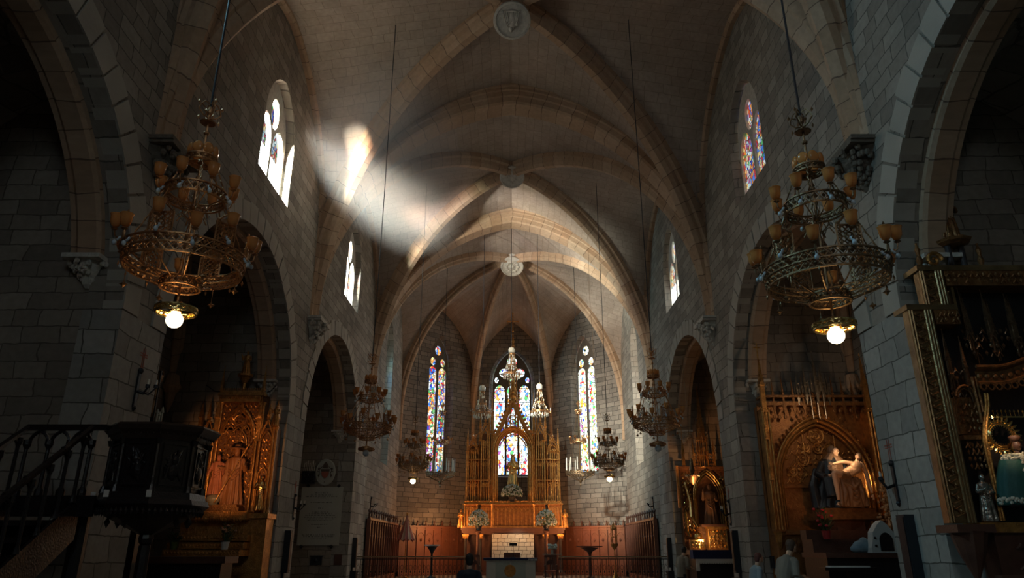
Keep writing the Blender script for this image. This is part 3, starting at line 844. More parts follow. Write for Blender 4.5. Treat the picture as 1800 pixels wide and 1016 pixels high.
def robed(mb, h, rnd, c=(0,0,0), lean=0, arms='pray', hood=False, crown=False, hat=False, folds=9, wide=1.0, head_dx=0):
    """a standing draped figure facing -y; overlapping masses for one remeshed body"""
    x, y, z = c
    def fold(w, j): return 1+(.13*cos(folds*w+j*.35)+.07*cos((folds+4)*w-j*.5))*max(0, 1-j/8.5)
    pr = [(.165,0),(.17,.04),(.155,.2),(.135,.38),(.12,.5),(.115,.58),(.125,.66),(.13,.74),(.115,.80),(.05,.835),(.04,.86)]
    mb.lathe([(r*h*wide, q*h) for r, q in pr], c, 72, fold, sx=1, sy=.72)
    for k in range(3): mb.tube([(x-.10*h,y-.07*h,z+(.60-.05*k)*h),(x,y-.115*h,z+(.54-.07*k)*h),(x+.10*h,y-.07*h,z+(.62-.05*k)*h)], .010*h, 5)
    hx = x+head_dx*h
    mb.ell((hx, y-.008*h, z+.915*h), .056*h, .062*h, .078*h, 12, 9)
    mb.ell((hx, y-.066*h, z+.905*h), .010*h, .018*h, .018*h, 6, 5)     # nose
    mb.ell((hx, y-.046*h, z+.872*h), .030*h, .022*h, .018*h, 8, 5)     # chin
    mb.tube([(hx-.032*h,y-.052*h,z+.932*h),(hx,y-.062*h,z+.937*h),(hx+.032*h,y-.052*h,z+.932*h)], .009*h, 5)
    if hood:
        mb.ell((hx, y+.018*h, z+.918*h), .072*h, .07*h, .09*h, 12, 8)
        mb.lathe([(.13*h,.74*h),(.10*h,.82*h),(.075*h,.88*h)], (x,y+.02*h,z), 12)
    if crown:
        mb.lathe([(.05*h,.975*h),(.075*h,1.03*h),(.06*h,1.03*h)], (hx,y,z), 10)
        for k in range(8): mb.octa((hx+.072*h*cos(k*pi/4), y+.072*h*sin(k*pi/4), z+1.045*h), .014*h, .03*h)
    if hat:
        mb.lathe([(.055*h,.965*h),(.15*h,.955*h),(.155*h,.965*h),(.06*h,.99*h),(.05*h,1.03*h),(.01*h,1.04*h)], (hx,y+.01*h,z), 20)
    sh = [(x-.115*h,y,z+.775*h),(x+.115*h,y,z+.775*h)]
    if arms == 'pray': hands = [(x-.02*h,y-.15*h,z+.70*h),(x+.02*h,y-.15*h,z+.70*h)]; elb = [(x-.15*h,y-.05*h,z+.62*h),(x+.15*h,y-.05*h,z+.62*h)]
    elif arms == 'bless': hands = [(x-.20*h,y-.16*h,z+.80*h),(x+.10*h,y-.15*h,z+.62*h)]; elb = [(x-.18*h,y-.04*h,z+.63*h),(x+.16*h,y-.05*h,z+.61*h)]
    elif arms == 'down': hands = [(x-.19*h,y-.10*h,z+.50*h),(x+.19*h,y-.10*h,z+.50*h)]; elb = [(x-.165*h,y-.02*h,z+.63*h),(x+.165*h,y-.02*h,z+.63*h)]
    elif arms == 'staff': hands = [(x-.22*h,y-.14*h,z+.62*h),(x+.20*h,y-.15*h,z+.66*h)]; elb = [(x-.17*h,y-.03*h,z+.62*h),(x+.18*h,y-.03*h,z+.60*h)]
    elif arms == 'hold': hands = [(x-.10*h,y-.17*h,z+.66*h),(x+.06*h,y-.18*h,z+.60*h)]; elb = [(x-.17*h,y-.04*h,z+.62*h),(x+.16*h,y-.05*h,z+.60*h)]
    for s_, e_, h_ in zip(sh, elb, hands):
        mb.tube([s_, e_], [.045*h,.043*h], 8); mb.tube([e_, h_], [.045*h,.030*h], 8)
        mb.ell(e_, .045*h, .045*h, .045*h, 8, 6)
        d = (Vector(h_)-Vector(e_)).normalized()
        q = Vector(h_)+d*.02*h; mb.ell(q, .020*h, .022*h, .024*h, 7, 5)
        for k in range(4):
            b_ = q+Vector(((k-1.5)*.010*h, -.004*h, .01*h)); mb.tube([b_, b_+d*.03*h+Vector((0,0,.012*h))], .0055*h, 5)
    return mb
def statue(name, label, mat, loc, h, rnd, parent=None, rz=0, vox=None, **kw):
    mb = MB(); robed(mb, h, rnd, **kw)
    o = mb.build(name, mat, parent); o.location = loc; o.rotation_euler = (0,0,rz)
    remesh(o, vox or max(.007, h/130))
    if label: tag(o, label, 'statue')
    return o
# ------------------------------------------------------------------ chandeliers
def amber():
    m, t, ns, L = nt('amber_glass'); out = N(t,'ShaderNodeOutputMaterial')
    b = N(t,'ShaderNodeBsdfPrincipled'); b.inputs['Base Color'].default_value = (.80,.36,.11,1); b.inputs['Roughness'].default_value = .12
    b.inputs['Coat Weight'].default_value = .6
    tr = N(t,'ShaderNodeBsdfTransparent'); tr.inputs[0].default_value = (.9,.6,.3,1); mx = N(t,'ShaderNodeMixShader'); mx.inputs[0].default_value = .62
    L.new(tr.outputs[0], mx.inputs[1]); L.new(b.outputs[0], mx.inputs[2]); L.new(mx.outputs[0], out.inputs[0]); return m
M['amber'] = amber()
M['globe'] = emis('lit_globe', (1,.74,.40), 26)
M['dimglobe'] = emis('lit_globe_far', (1,.72,.4), 20)
M['crystal'] = simple('crystal_glass', (.75,.70,.58), .12, var=.3, nscale=40, bump=0)
def lattice_band(mb, r, z0, z1, n, t, flare=0):
    P = lambda a, k: ((r+flare*k)*cos(a), (r+flare*k)*sin(a), z0+(z1-z0)*k)
    for k in (0, 1): mb.tube([P(2*pi*i/48, k) for i in range(48)], t*1.3, 5, True)
    for i in range(n):
        a0 = 2*pi*i/n; a1 = 2*pi*(i+1)/n; am = (a0+a1)/2
        mb.tube([P(a0,0),P(am,.5),P(a1,0)], t*.8, 4); mb.tube([P(a0,1),P(am,.5),P(a1,1)], t*.8, 4)
        mb.octa(P(a0,.5), t*2.2, t*2.8)
def cupm(r=.052):
    mb = MB(); k = r/.052
    mb.lathe([(a*k,b*k) for a,b in ((.012,-.012),(.03,0),(.045,.03),(.049,.06),(.050,.085),(.054,.105),(.058,.11),(.054,.113),(.049,.10),(.044,.06),(.036,.025),(.01,.01))], (0,0,0), 14); return mb
CUP = cupm()
def chandelier(label, loc, group, globe, brass, low=.0, cable=12.0, tilt=0):
    t = thing('chandelier', label, 'chandelier', loc, group=group)
    mb = MB(); lattice_band(mb, .50, 0, .075, 44, .009, .015); lattice_band(mb, .517, .075, .15, 44, .009, .015); mb.tube([(.53*cos(2*pi*i/48),.53*sin(2*pi*i/48),.15) for i in range(48)], .006, 5, True)
    for i in range(12):
        a = 2*pi*i/12; mb.tube([(.50*cos(a),.50*sin(a),0),(.36*cos(a),.36*sin(a),-.07),(.16*cos(a),.16*sin(a),-.13)], .007, 4)
        mb.octa((.52*cos(a),.52*sin(a),-.03), .012, .03)
    lattice_band(mb, .17, -.17, -.10, 18, .008)
    mb.build('lower_ring', brass, t)
    pl = None
    for i in range(6):
        a = 2*pi*(i+.5)/6
        if pl is None:
            mb = MB(); y = 0
            for (x0,z0,x1,z1) in ((-.10,.12,.10,.12),(-.10,.12,-.10,.34),(.10,.12,.10,.34),(-.10,.34,.10,.34),(-.10,.34,0,.44),(.10,.34,0,.44)):
                mb.tube([(x0,y,z0),(x1,y,z1)], .009, 5)
            rn = random.Random(3); mb.tube([(-.07,y,.12),(-.07,y,.37)], .008, 4); mb.tube([(.07,y,.12),(.07,y,.37)], .008, 4)
            for ix in range(4):
                for iz in range(5):
                    cx = -.075+ix*.05; cz = .145+iz*.044
                    mb.tube([(cx-.022,y,cz),(cx,y,cz+.02),(cx+.022,y,cz),(cx,y,cz-.02)], .0085, 4, True)
            mb.tube([(.04*cos(k*pi/6),y-.006,.23+.04*sin(k*pi/6)) for k in range(12)], .008, 5, True)
            for k in range(5): mb.octa((-.09+.045*k, y, .36+(.09-abs(-.09+.045*k))*.95), .014, .022)
            mb.octa((0,y,.47), .014, .03)
            pl = mb.build('gallery_panel', brass, t)
            o = pl
        else:
            o = pl.copy(); COL.objects.link(o); o.parent = t
        o.location = (.52*cos(a), .52*sin(a), 0); o.rotation_euler = (0,0,a+pi/2)
    br = None
    for i in range(12):
        a = 2*pi*i/12
        if br is None:
            mb = MB(); mb.tube([(.0,0,.05),(.05,0,.03),(.09,0,.06),(.10,0,.12)], .007, 5); mb.tube([(.03,0,.02),(.05,0,-.02),(.08,0,-.02),(.085,0,.01)], .005, 5)
            mb.lathe([(.01,.11),(.03,.125),(.012,.14)], (.10,0,0), 8)
            br = mb.build('bracket', brass, t); cu = CUP.build('glass_cup', M['amber'], br, smooth=True); cu.location = (.10,0,.15)
            mb = MB(); mb.cyl((.04,0,.06),(.065,0,.02), .012, n=8); mb.ell((.082,0,-.004), .02,.02,.026, 8,6)
            bb = mb.build('bulb', M['bulb'], br, smooth=True); o = br
        else:
            o = br.copy(); COL.objects.link(o); o.parent = t
            for src in (cu, bb):
                c = src.copy(); COL.objects.link(c); c.parent = o
        o.location = (.50*cos(a), .50*sin(a), .06); o.rotation_euler = (0,0,a)
        if i % 2: o.location.z += .10
    mb = MB(); lattice_band(mb, .26, .71, .80, 26, .009, .012)
    for i in range(8):
        a = 2*pi*i/8; mb.tube([(.26*cos(a),.26*sin(a),.72),(.12*cos(a),.12*sin(a),.66),(0,0,.64)], .006, 4)
    mb.build('upper_ring', brass, t)
    for i in range(8):
        a = 2*pi*i/8; o = br.copy(); COL.objects.link(o); o.parent = t; o.location = (.25*cos(a),.25*sin(a),.70); o.rotation_euler = (0,0,a)
        for src in (cu, bb):
            c = src.copy(); COL.objects.link(c); c.parent = o
    for j, (r0,z0,r1,z1) in enumerate(((.52,.15,.27,.72),(.27,.79,.13,1.14),(.50,0,.16,-.14))):
        src = None
        for i in range(6):
            if src is None:
                mb = MB(); n = 9; P = [Vector((r0+(r1-r0)*k/n, .006*(-1)**k, z0+(z1-z0)*k/n)) for k in range(n+1)]
                mb.tube(P, [.005+.004*(k%2) for k in range(n+1)], 5)
                for k in range(1, n): mb.octa(P[k], .011, .014)
                src = mb.build('chain', brass, t); o = src
            else: o = src.copy(); COL.objects.link(o); o.parent = t
            o.rotation_euler = (0,0,2*pi*i/6)
    src = None
    for i in range(6):
        a = 2*pi*i/6+.3
        if src is None:
            mb = MB(); mb.octa((0,0,0), .026, .036); mb.octa((0,0,0), .04, .016); mb.cyl((0,0,.02),(0,0,.16), .003, n=4); src = mb.build('star_pendant', brass, t); o = src
        else: o = src.copy(); COL.objects.link(o); o.parent = t
        o.location = (.46*cos(a), .46*sin(a), -.15-.03*(i%2)); o.rotation_euler = (0,0,a)
    mb = MB(); lattice_band(mb, .125, 1.12, 1.17, 16, .009, .01)
    mb.cyl((0,0,-.30),(0,0,1.75), .012, n=8); mb.cyl((-.13,0,1.15),(.13,0,1.15), .008, n=6); mb.cyl((0,-.13,1.15),(0,.13,1.15), .008, n=6)
    for z, r in ((.30,.04),(.64,.035),(.95,.03),(1.12,.035),(1.45,.03)): mb.ell((0,0,z), r, r, r*.8, 8, 6)
    for i in range(8):
        a = 2*pi*i/8; mb.tube([(.02*cos(a),.02*sin(a),.5),(.10*cos(a),.10*sin(a),.56),(.14*cos(a),.14*sin(a),.50)], .006, 4)
    mb.build('crown', brass, t)
    sh = None
    for i in range(8):
        a = 2*pi*i/8
        if sh is None:
            mb = MB(); mb.ell((0,0,0), .02,.052,.06, 12,8); sh = mb.build('crown_shade', M['amber'], t, smooth=True); o = sh
        else: o = sh.copy(); COL.objects.link(o); o.parent = t
        o.location = (.125*cos(a), .125*sin(a), 1.235); o.rotation_euler = (0,0,a)
    mb = MB()
    for i in range(4):
        a = pi/4+pi*i/2; R = Matrix.Rotation(a,4,'Z'); mb.M = R
        mb.tube([(0,0,1.62),(.06,0,1.64),(.11,0,1.70),(.09,0,1.76),(.05,0,1.73)], .008, 5); mb.tube([(0,0,1.78),(.06,0,1.80),(.10,0,1.74)], .006, 5)
        mb.octa((.115,0,1.77), .016, .03); mb.octa((.10,0,1.60), .013, .03); mb.M = None
    mb.lathe([(.07,1.56),(.08,1.57),(.02,1.60)], (0,0,0), 10); mb.ell((0,0,1.70), .03,.03,.05, 8, 6)
    mb.build('finial', brass, t)
    mb = MB(); mb.tube([(0,0,1.75),(.01,0,cable*.5),(0,0,cable)], .011, 6); mb.build('cable', M['iron'], t)
    # lamp under the ring
    mb = MB(); lattice_band(mb, .165, -.405, -.365, 20, .010, .006)
    for i in range(4):
        a = pi/4+pi*i/2; mb.tube([(.165*cos(a),.165*sin(a),-.37),(.10*cos(a),.10*sin(a),-.33),(.04*cos(a),.04*sin(a),-.32)], .008, 5)
    mb.lathe([(.035,-.41),(.05,-.40),(.045,-.33),(.015,-.30)], (0,0,0), 12)
    mb.build('lamp_ring', M['goldleaf'] if globe else brass, t)
    mb = MB(); mb.ell((0,0,-.47), .072 if globe != 'far' else .09, None, None, 18, 12)
    mb.build('globe_bulb', (M['dimglobe'] if globe == 'far' else M['globe']) if globe else M['bulb'], t, smooth=True)
    return t
gA, gB = 'large tiered chandeliers with amber cups', None
chandelier('nearest left chandelier, tiered brass with amber glass cups and a lit globe', (-3.0,6.02,2.38+EYE), gA, 'near', M['brass'], cable=11.6)
chandelier('nearest right chandelier, tiered brass with amber cups and lit globe, before the stone pier', (2.80,5.9,2.20+EYE), gA, 'near', M['brassdark'], cable=11.8)
CH1 = chandelier('middle left brass chandelier with unlit globe, hanging before the second side arch', (-3.25,16.1,2.47+EYE), gA, None, M['brass'], cable=11.85)
dup(CH1, (3.22,15.9,2.55+EYE), .2, 'middle right brass chandelier with unlit globe, hanging before the bluish wall', gA)
CH2 = chandelier('far left brass chandelier with small lit globe, beside the narrow apse window', (-3.45,25.5,2.68+EYE), gA, 'far', M['brassdark'], cable=11.6)
dup(CH2, (3.4,25.5,2.75+EYE), .2, 'far right brass chandelier with small lit globe, in front of the bright apse window', gA)
# crystal chandeliers before the high altar
def crystal(label, loc, cable):
    t = thing('crystal_chandelier', label, 'chandelier', loc, group='crystal chandeliers before the altarpiece')
    rnd = random.Random(2)
    mb = MB(); lattice_band(mb, .40, 0, .07, 26, .010)
    for i in range(10):
        a = 2*pi*i/10; mb.tube([(.40*cos(a),.40*sin(a),.02),(.5*cos(a),.5*sin(a),-.02),(.5*cos(a),.5*sin(a),.12)], .010, 4); mb.tube([(.40*cos(a),.40*sin(a),.05),(.2*cos(a),.2*sin(a),.4),(.1*cos(a),.1*sin(a),.95)], .008, 4)
    lattice_band(mb, .2, .42, .47, 16, .009); lattice_band(mb, .11, .95, 1.0, 10, .009); mb.cyl((0,0,-.1),(0,0,1.35), .014, n=6)
    mb.build('ring', M['brass'], t)
    mb = MB()
    for i in range(20):
        a = 2*pi*i/20; mb.octa((.38*cos(a),.38*sin(a),-.07-.03*(i%2)), .034, .075); 
    for i in range(12):
        a = 2*pi*i/12; mb.octa((.2*cos(a),.2*sin(a),.36), .024, .055); mb.octa((.3*cos(a),.3*sin(a),-.13), .024, .05)
    for k in range(26):
        a = rnd.uniform(0,6.28); z = rnd.uniform(.1,.95); r = .34-.27*z; mb.octa((r*cos(a),r*sin(a),z), .032, .06)
    mb.lathe([(.03,1.02),(.13,1.06),(.15,1.2),(.10,1.28),(.03,1.3)], (0,0,0), 12)
    mb.build('crystal_drops', M['crystal'], t, kind='stuff')
    bl = None
    for i in range(10):
        a = 2*pi*i/10
        if bl is None:
            mb = MB(); mb.ell((0,0,.03), .026,.026,.035, 8,6); bl = mb.build('bulb', M['bulb'], t, smooth=True); o = bl
        else: o = bl.copy(); COL.objects.link(o); o.parent = t
        o.location = (.5*cos(a),.5*sin(a),.13)
    mb = MB(); mb.tube([(0,0,1.3),(0,0,cable)], .012, 5); mb.build('cable', M['iron'], t)
    return t
k1 = crystal('left crystal chandelier hanging in front of the gilded altarpiece', (-1.32,31.2,5.55+EYE), 9.9)
k2 = dup(k1, (1.22,31.2,5.62+EYE), .3, 'right crystal chandelier hanging in front of the gilded altarpiece')
k3 = dup(k1, (-.02,31.4,7.35+EYE), .5, 'highest crystal chandelier, centred before the altarpiece spire')
for c in COL.objects:
    if c.parent is k3 and c.name.startswith('cable'):
        mb = MB(); mb.tube([(0,0,1.3),(0,0,7.9)], .012, 5); o = mb.build('cable', M['iron'], k3); bpy.data.objects.remove(c); break
# tall candle chandeliers
def candle_ch(label, loc):
    t = thing('candle_chandelier', label, 'chandelier', loc, group='brass candle chandeliers in the apse')
    mb = MB(); lattice_band(mb, .66, 0, .12, 30, .014)
    for i in range(12):
        a = 2*pi*i/12; mb.tube([(.66*cos(a),.66*sin(a),.0),(.3*cos(a),.3*sin(a),-.16),(0,0,-.3)], .014, 4); mb.lathe([(.02,.12),(.06,.15),(.03,.2)], (.66*cos(a),.66*sin(a),0), 6)
    for i in range(6):
        a = 2*pi*i/6; mb.tube([(.64*cos(a),.64*sin(a),.1),(.36*cos(a),.36*sin(a),1.4),(.1*cos(a),.1*sin(a),2.9)], .008, 4)
    mb.lathe([(.01,-.55),(.05,-.45),(.02,-.38),(.08,-.3),(.03,-.2)], (0,0,0), 8)
    mb.build('lower_ring', M['brassdark'], t)
    mb = MB(); lattice_band(mb, .34, 1.5, 1.62, 20, .013)
    for i in range(8):
        a = 2*pi*i/8; mb.tube([(.34*cos(a),.34*sin(a),1.5),(.46*cos(a),.46*sin(a),1.46),(.46*cos(a),.46*sin(a),1.62)], .013, 4); mb.lathe([(.02,1.62),(.06,1.7),(.07,1.78)], (.46*cos(a),.46*sin(a),0), 7)
    lattice_band(mb, .14, 2.85, 2.95, 10, .012); mb.cyl((0,0,-.3),(0,0,3.3), .014, n=5); mb.octa((0,0,3.35), .1, .18)
    for i in range(8):
        a = 2*pi*i/8; mb.ell((.14*cos(a),.14*sin(a),3.02), .045,.045,.06, 7,5)
    mb.build('upper_ring', M['brass'], t)
    cd = None
    for i in range(12):
        a = 2*pi*i/12
        if cd is None:
            mb = MB(); mb.cyl((0,0,0),(0,0,.58), .022, n=7); mb.cyl((0,0,.58),(0,0,.61), .004, n=4); cd = mb.build('candle', M['wax'], t); o = cd
        else: o = cd.copy(); COL.objects.link(o); o.parent = t
        o.location = (.66*cos(a),.66*sin(a),.18)
    mb = MB(); mb.tube([(0,0,3.4),(0,0,10.6)], .012, 5); mb.build('cable', M['iron'], t)
    return t
c1 = candle_ch('left brass chandelier with white candles, beside the altarpiece', (-3.35,34.2,3.2+EYE))
c2 = dup(c1, (3.2,34.2,3.25+EYE), .25, 'right brass chandelier with white candles, beside the altarpiece')
# ------------------------------------------------------------------ high altarpiece and sanctuary
R1 = random.Random(11)
AY = 39.4
ar = thing('altarpiece', 'tall gilded gothic altarpiece with openwork spire, before the central apse window', 'altarpiece', (0.05,AY,.3))
def zz(p): return p+EYE-.3       # eye-relative height to local
# plinth and columns
mb = MB()
mb.box(-2.75,2.75,.1,1.3,zz(.93),zz(1.05)); mb.box(-2.70,2.70,.14,1.3,zz(.80),zz(.93)); mb.box(-2.62,2.62,.18,1.3,zz(.72),zz(.80))
mb.box(-2.6,-1.15,.75,1.3,0,zz(.75)); mb.box(1.15,2.6,.75,1.3,0,zz(.75))
mb.box(-2.7,2.7,.05,1.3,0,.16)
mb.build('plinth', M['darkwood'], ar)
col = None
for i, x in enumerate((-2.5,-1.72,1.72,2.5)):
    if col is None:
        mb = MB(); mb.cyl((0,0,.16),(0,0,zz(.50)), .085, .075, 14); mb.cyl((0,0,.16),(0,0,.3), .14, .10, 14); col = mb.build('column', M['marble_dark'] if 'marble_dark' in M else M['blackwood'], ar); o = col
        mb = MB(); mb.cyl((0,0,zz(.50)),(0,0,zz(.60)), .09,.15, 12); mb.frus(0,0,zz(.60),zz(.72),.3,.36)
        for k in range(8): mb.ell((.12*cos(k*pi/4),.12*sin(k*pi/4),zz(.56)), .04,.04,.06, 6,5)
        cap = mb.build('capital', M['gold'], col)
    else:
        o = col.copy(); COL.objects.link(o); o.parent = ar
        c = cap.copy(); COL.objects.link(c); c.parent = o
    o.location = (x, .30, 0)
# tracery gallery
bk = MB(); mb = MB()
z0, z1 = zz(1.05), zz(2.22)
tracery_panel(mb, -1.02, 1.12, .32, z0+.12, z1-.1, 10, .024, False); bk.box(-1.02,1.12,.32,.36,z0,z1)
for s in (-1,1):
    a, b = sorted((s*1.72, s*1.14)); bk.box(a,b,.41,1.2,z0,z1); tracery_panel(mb, a, b, .40, z0+.12, z1-.1, 4, .02, False)
    a, b = sorted((s*2.55, s*1.95)); tracery_panel(mb, a, b, .26, z0+.12, z1-.1, 4, .02, False)
    bk.box(a-.06,b+.06,.27,1.2,z0,z1)
    for x in (s*1.9, s*2.58): shafts(mb, [x], .2, z0, z1, .035)
    for x in (s*1.1,s*1.14): shafts(mb, [x], .28, z0, z1, .03)
bk.box(-1.1,1.1,.36,1.2,z0,z1)
mb.box(-2.68,2.68,.12,1.2,z1,z1+.05); mb.box(-2.62,2.62,.18,1.2,z1+.05,z1+.12)
leafy(mb, -2.6, 2.6, .2, z1+.12, .09, 60, R1)
mb.box(-2.66,2.66,.14,1.2,z0-.02,z0+.06)
mb.build('tracery_gallery', M['gold'], ar); bk.build('gallery_back', M['midgold'], ar)  # backing darker than the tracery, painting shade between its bars
# side wings with bundled shafts
for s in (-1,1):
    mb = MB(); bk = MB(); b0 = zz(2.36); b1 = zz(5.75)
    xs = [1.02,1.10,1.18,1.30,1.42,1.62,1.74,1.86,2.05,2.18,2.30,2.44,2.54]
    x0, x1 = sorted((s*1.05, s*1.78)); bk.box(x0,x1,.44,1.15,b0,b1+.25)
    x0, x1 = sorted((s*1.78, s*2.52)); bk.box(x0,x1,.54,1.15,b0,b1-.35)
    for i, x in enumerate(xs):
        top = b1+.4 if x < 1.5 else (b1-.1 if x < 1.9 else b1-.7)
        shafts(mb, [s*x], .36 if x < 1.8 else .46, b0, top, .028 if i%3 else .045)
    for zlo, n in ((b0+.1,2),(b0+1.2,2),(b0+2.3,2)):
        x0, x1 = sorted((s*1.32, s*1.72)); tracery_panel(mb, x0, x1, .39, zlo, zlo+.95, n, .022, False)
        x0, x1 = sorted((s*1.88, s*2.5)); tracery_panel(mb, x0, x1, .49, zlo, zlo+.95 if zlo < b0+2 else zlo+.55, 3, .022, False)
    for z in (b0+1.12, b0+2.22): 
        x0, x1 = sorted((s*1.05, s*2.56)); mb.box(x0,x1,.34,.5,z,z+.05)
    # arched heads and gablets over the wings
    mb.tube(ppath(s*1.52, b1-.05, .22, .5, .34), .03, 5); gable(mb, s*1.52, .32, b1+.15, .27, .75, .03, 6)
    mb.tube(ppath(s*2.2, b1-.85, .28, .5, .44), .03, 5); gable(mb, s*2.2, .42, b1-.65, .32, .7, .028, 6)
    for x, zt, w, hs, hp in ((1.16,b1+.3,.15,1.0,1.25),(1.32,b1+.2,.10,.5,.8),(1.80,b1-.1,.13,.75,.95),(1.55,b1+.7,.08,.3,.6),(2.05,b1-.6,.09,.3,.5),(2.5,b1-.7,.12,.5,.7),(2.2,b1-.2,.07,.2,.4)):
        pinnacle(mb, s*x, .5, zt, w, hs, hp)
    # flying struts from tall pinnacle down to the outer ones
    mb.tube([(s*1.2,.55,b1+.9),(s*1.4,.55,b1+.75),(s*1.6,.55,b1+.35),(s*1.8,.55,b1+.05)], .028, 5)
    mb.tube([(s*1.8,.55,b1+.4),(s*2.0,.55,b1+.2),(s*2.25,.55,b1-.2),(s*2.5,.55,b1-.5)], .026, 5)
    fret(mb, min(s*1.32,s*1.74), max(s*1.32,s*1.74), .38, b1-.55, b1-.1, 4, 4, .012, R1)
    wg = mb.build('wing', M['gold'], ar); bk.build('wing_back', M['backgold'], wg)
# central arch with deep mouldings, gable
mb = MB(); b1 = zz(5.1)
for i, (hw, r, y, rise) in enumerate(((.84,.04,.40,1.0),(.90,.035,.34,1.08),(.97,.045,.28,1.18),(1.05,.035,.22,1.28))):
    mb.tube(ppath(0, b1, hw, rise, y, 16), r, 6)
    mb.tube([(-hw,y,zz(2.36)),(-hw,y,b1)], r, 6); mb.tube([(hw,y,zz(2.36)),(hw,y,b1)], r, 6)
P = ppath(0, b1, .80, .95, .42, 16); Q = ppath(0, b1, 1.1, 1.36, .42, 16)
for a in range(len(P)-1): mb.add([P[a],P[a+1],Q[a+1],Q[a]], [(0,1,2,3)])
for a in range(2, len(P)-2): mb.octa((P[a][0]*.93,.40,b1+(P[a][2]-b1)*.90), .045, .06)
for a in range(1, len(Q)-1): crocket(mb, (Q[a][0]*1.02,.2,b1+(Q[a][2]-b1)*1.03), .035)
mb.build('niche_arch', M['gold'], ar)
mb = MB(); g0 = b1+.55
gable(mb, 0, .22, g0, 1.08, 2.25, .07, 11)
gable(mb, 0, .30, g0+.1, .92, 1.85, .04, 3)
roundel(mb, 0, .28, g0+1.12, .24, .035, 4); roundel(mb, -.42,.28,g0+.62,.13,.018,3); roundel(mb, .42,.28,g0+.62,.13,.018,3); roundel(mb,0,.28,g0+1.6,.09,.015,0)
for s in (-1,1):
    mb.tube([(s*.15,.28,g0+.9),(s*.35,.28,g0+.3+.45),(s*.75,.28,g0+.15)], .02, 4); mb.tube([(s*.05,.28,g0+1.8),(s*.2,.28,g0+1.35)], .016, 4)
fret(mb, -.62, .62, .30, g0+.62, g0+.95, 9, 3, .012, R1, .8); fret(mb, -.35,.35,.30,g0+.95,g0+1.35,5,3,.012,R1,.7)
mb.build('gable', M['gold'], ar)
# openwork lantern and spire
mb = MB(); s0 = zz(7.3)
for k in range(8):
    a = pi/8+pi*k/4; x, y = .34*cos(a), .62+.34*sin(a)
    mb.tube([(x,y,zz(5.9)),(x,y,s0+.9)], .036, 5); pinnacle(mb, x*1.15, .62+(y-.62)*1.15, s0+.75, .055, .25, .45)
    x2, y2 = .22*cos(a), .62+.22*sin(a)
    mb.tube([(x2,y2,s0+.5),(x2,y2,s0+2.0)], .032, 5); pinnacle(mb, x2*1.1, .62+(y2-.62)*1.1, s0+1.9, .04, .15, .35)
    a2 = a+pi/4; n1 = (.34*cos(a2), .62+.34*sin(a2))
    for zc in (s0-.2, s0+.45, s0+.85): mb.tube([(x,y,zc),(n1[0],n1[1],zc)], .018, 4)
    m_ = ((x+n1[0])/2, (y+n1[1])/2); mb.tube([(x,y,s0+.2),(m_[0],m_[1],s0+.45),(n1[0],n1[1],s0+.2)], .014, 4)
    n2 = (.22*cos(a2), .62+.22*sin(a2))
    for zc in (s0+1.2, s0+1.6, s0+2.0): mb.tube([(x2,y2,zc),(n2[0],n2[1],zc)], .016, 4)
    top = (0,.62,zz(12.0)); b_ = Vector((.2*cos(a),.62+.2*sin(a),s0+2.0)); t_ = Vector(top)
    mb.tube([b_, t_], [.035,.02], 4)
    for q in range(1, 12):
        p = b_+(t_-b_)*(q/12); crocket(mb, (p.x*1.12,.62+(p.y-.62)*1.12,p.z), .042)
    for q in (2,4,6,8):
        p = b_+(t_-b_)*(q/12); b2 = Vector((.2*cos(a2),.62+.2*sin(a2),s0+2.0)); p2 = b2+(t_-b2)*(q/12); mb.tube([p,p2], .022, 4)
mb.ell((0,.62,s0+1.0), .17,.15,.42, 10,8); mb.lathe([(.06,.2),(.14,.5),(.10,.9),(.13,1.3),(.07,1.9)], (0,.62,s0), 9)
for z, r in ((zz(12.0),.07),(zz(11.4),.1)): mb.ell((0,.62,z), r,r,r*.7, 8,6)
mb.tube([(0,.62,zz(12.0)),(0,.62,zz(13.05))], .03, 6); mb.tube([(-.27,.62,zz(12.6)),(.27,.62,zz(12.6))], .028, 6)
for p in ((-.3,12.6),(.3,12.6),(0,13.1)): mb.octa((p[0],.62,zz(p[1])), .06, .07)
mb.build('spire', M['gold'], ar)
# statue in the niche
mp = MB(); mp.lathe([(.10,0),(.22,.08),(.26,.2),(.3,.26),(.3,.34),(.22,.38)], (0,0,0), 12)
pd = mp.build('pedestal', M['blackwood']); pd.location = (0.05,AY+.55,zz(2.36)+.62); tag(pd, 'dark carved pedestal under the golden crowned statue', 'pedestal')
sup = MB(); sup.lathe([(.34,0),(.26,.12),(.14,.2),(.12,.62)], (0,0,0), 10); so = sup.build('pedestal_foot', M['gold'], ar); so.location = (0,.55,zz(2.36))
st = statue('statue', 'golden crowned Madonna statue standing in the central niche before stained glass', M['goldleaf'], (0.05,AY+.55,zz(2.36)+.3+1.0-.28), 1.75, R1, arms='hold', crown=True, hood=True)
# side angels on the plinth
for s, l in ((-1,'left'),(1,'right')):
    statue('angel_statue', 'small gilded statuette at the %s end of the altarpiece plinth' % l, M['gold'], (.05+s*2.72+s*.05,AY+.35,zz(1.05)+.3), .95, R1, arms='pray', folds=7)
# white stone block behind the altar table
mb = MB(); mb.box(-1.1,1.1,-.05,.3,0,2.05)
lit = masonry('pale_ashlar', (.62,.58,.48), (.72,.68,.58), (.08,.08,.07), bw=.38, bh=.2, msize=.012, bump=.3)
o = mb.build('ashlar_base', lit, ar); o.location = (0,.1,0); o['label'] = 'pale ashlar block wall below the altarpiece'
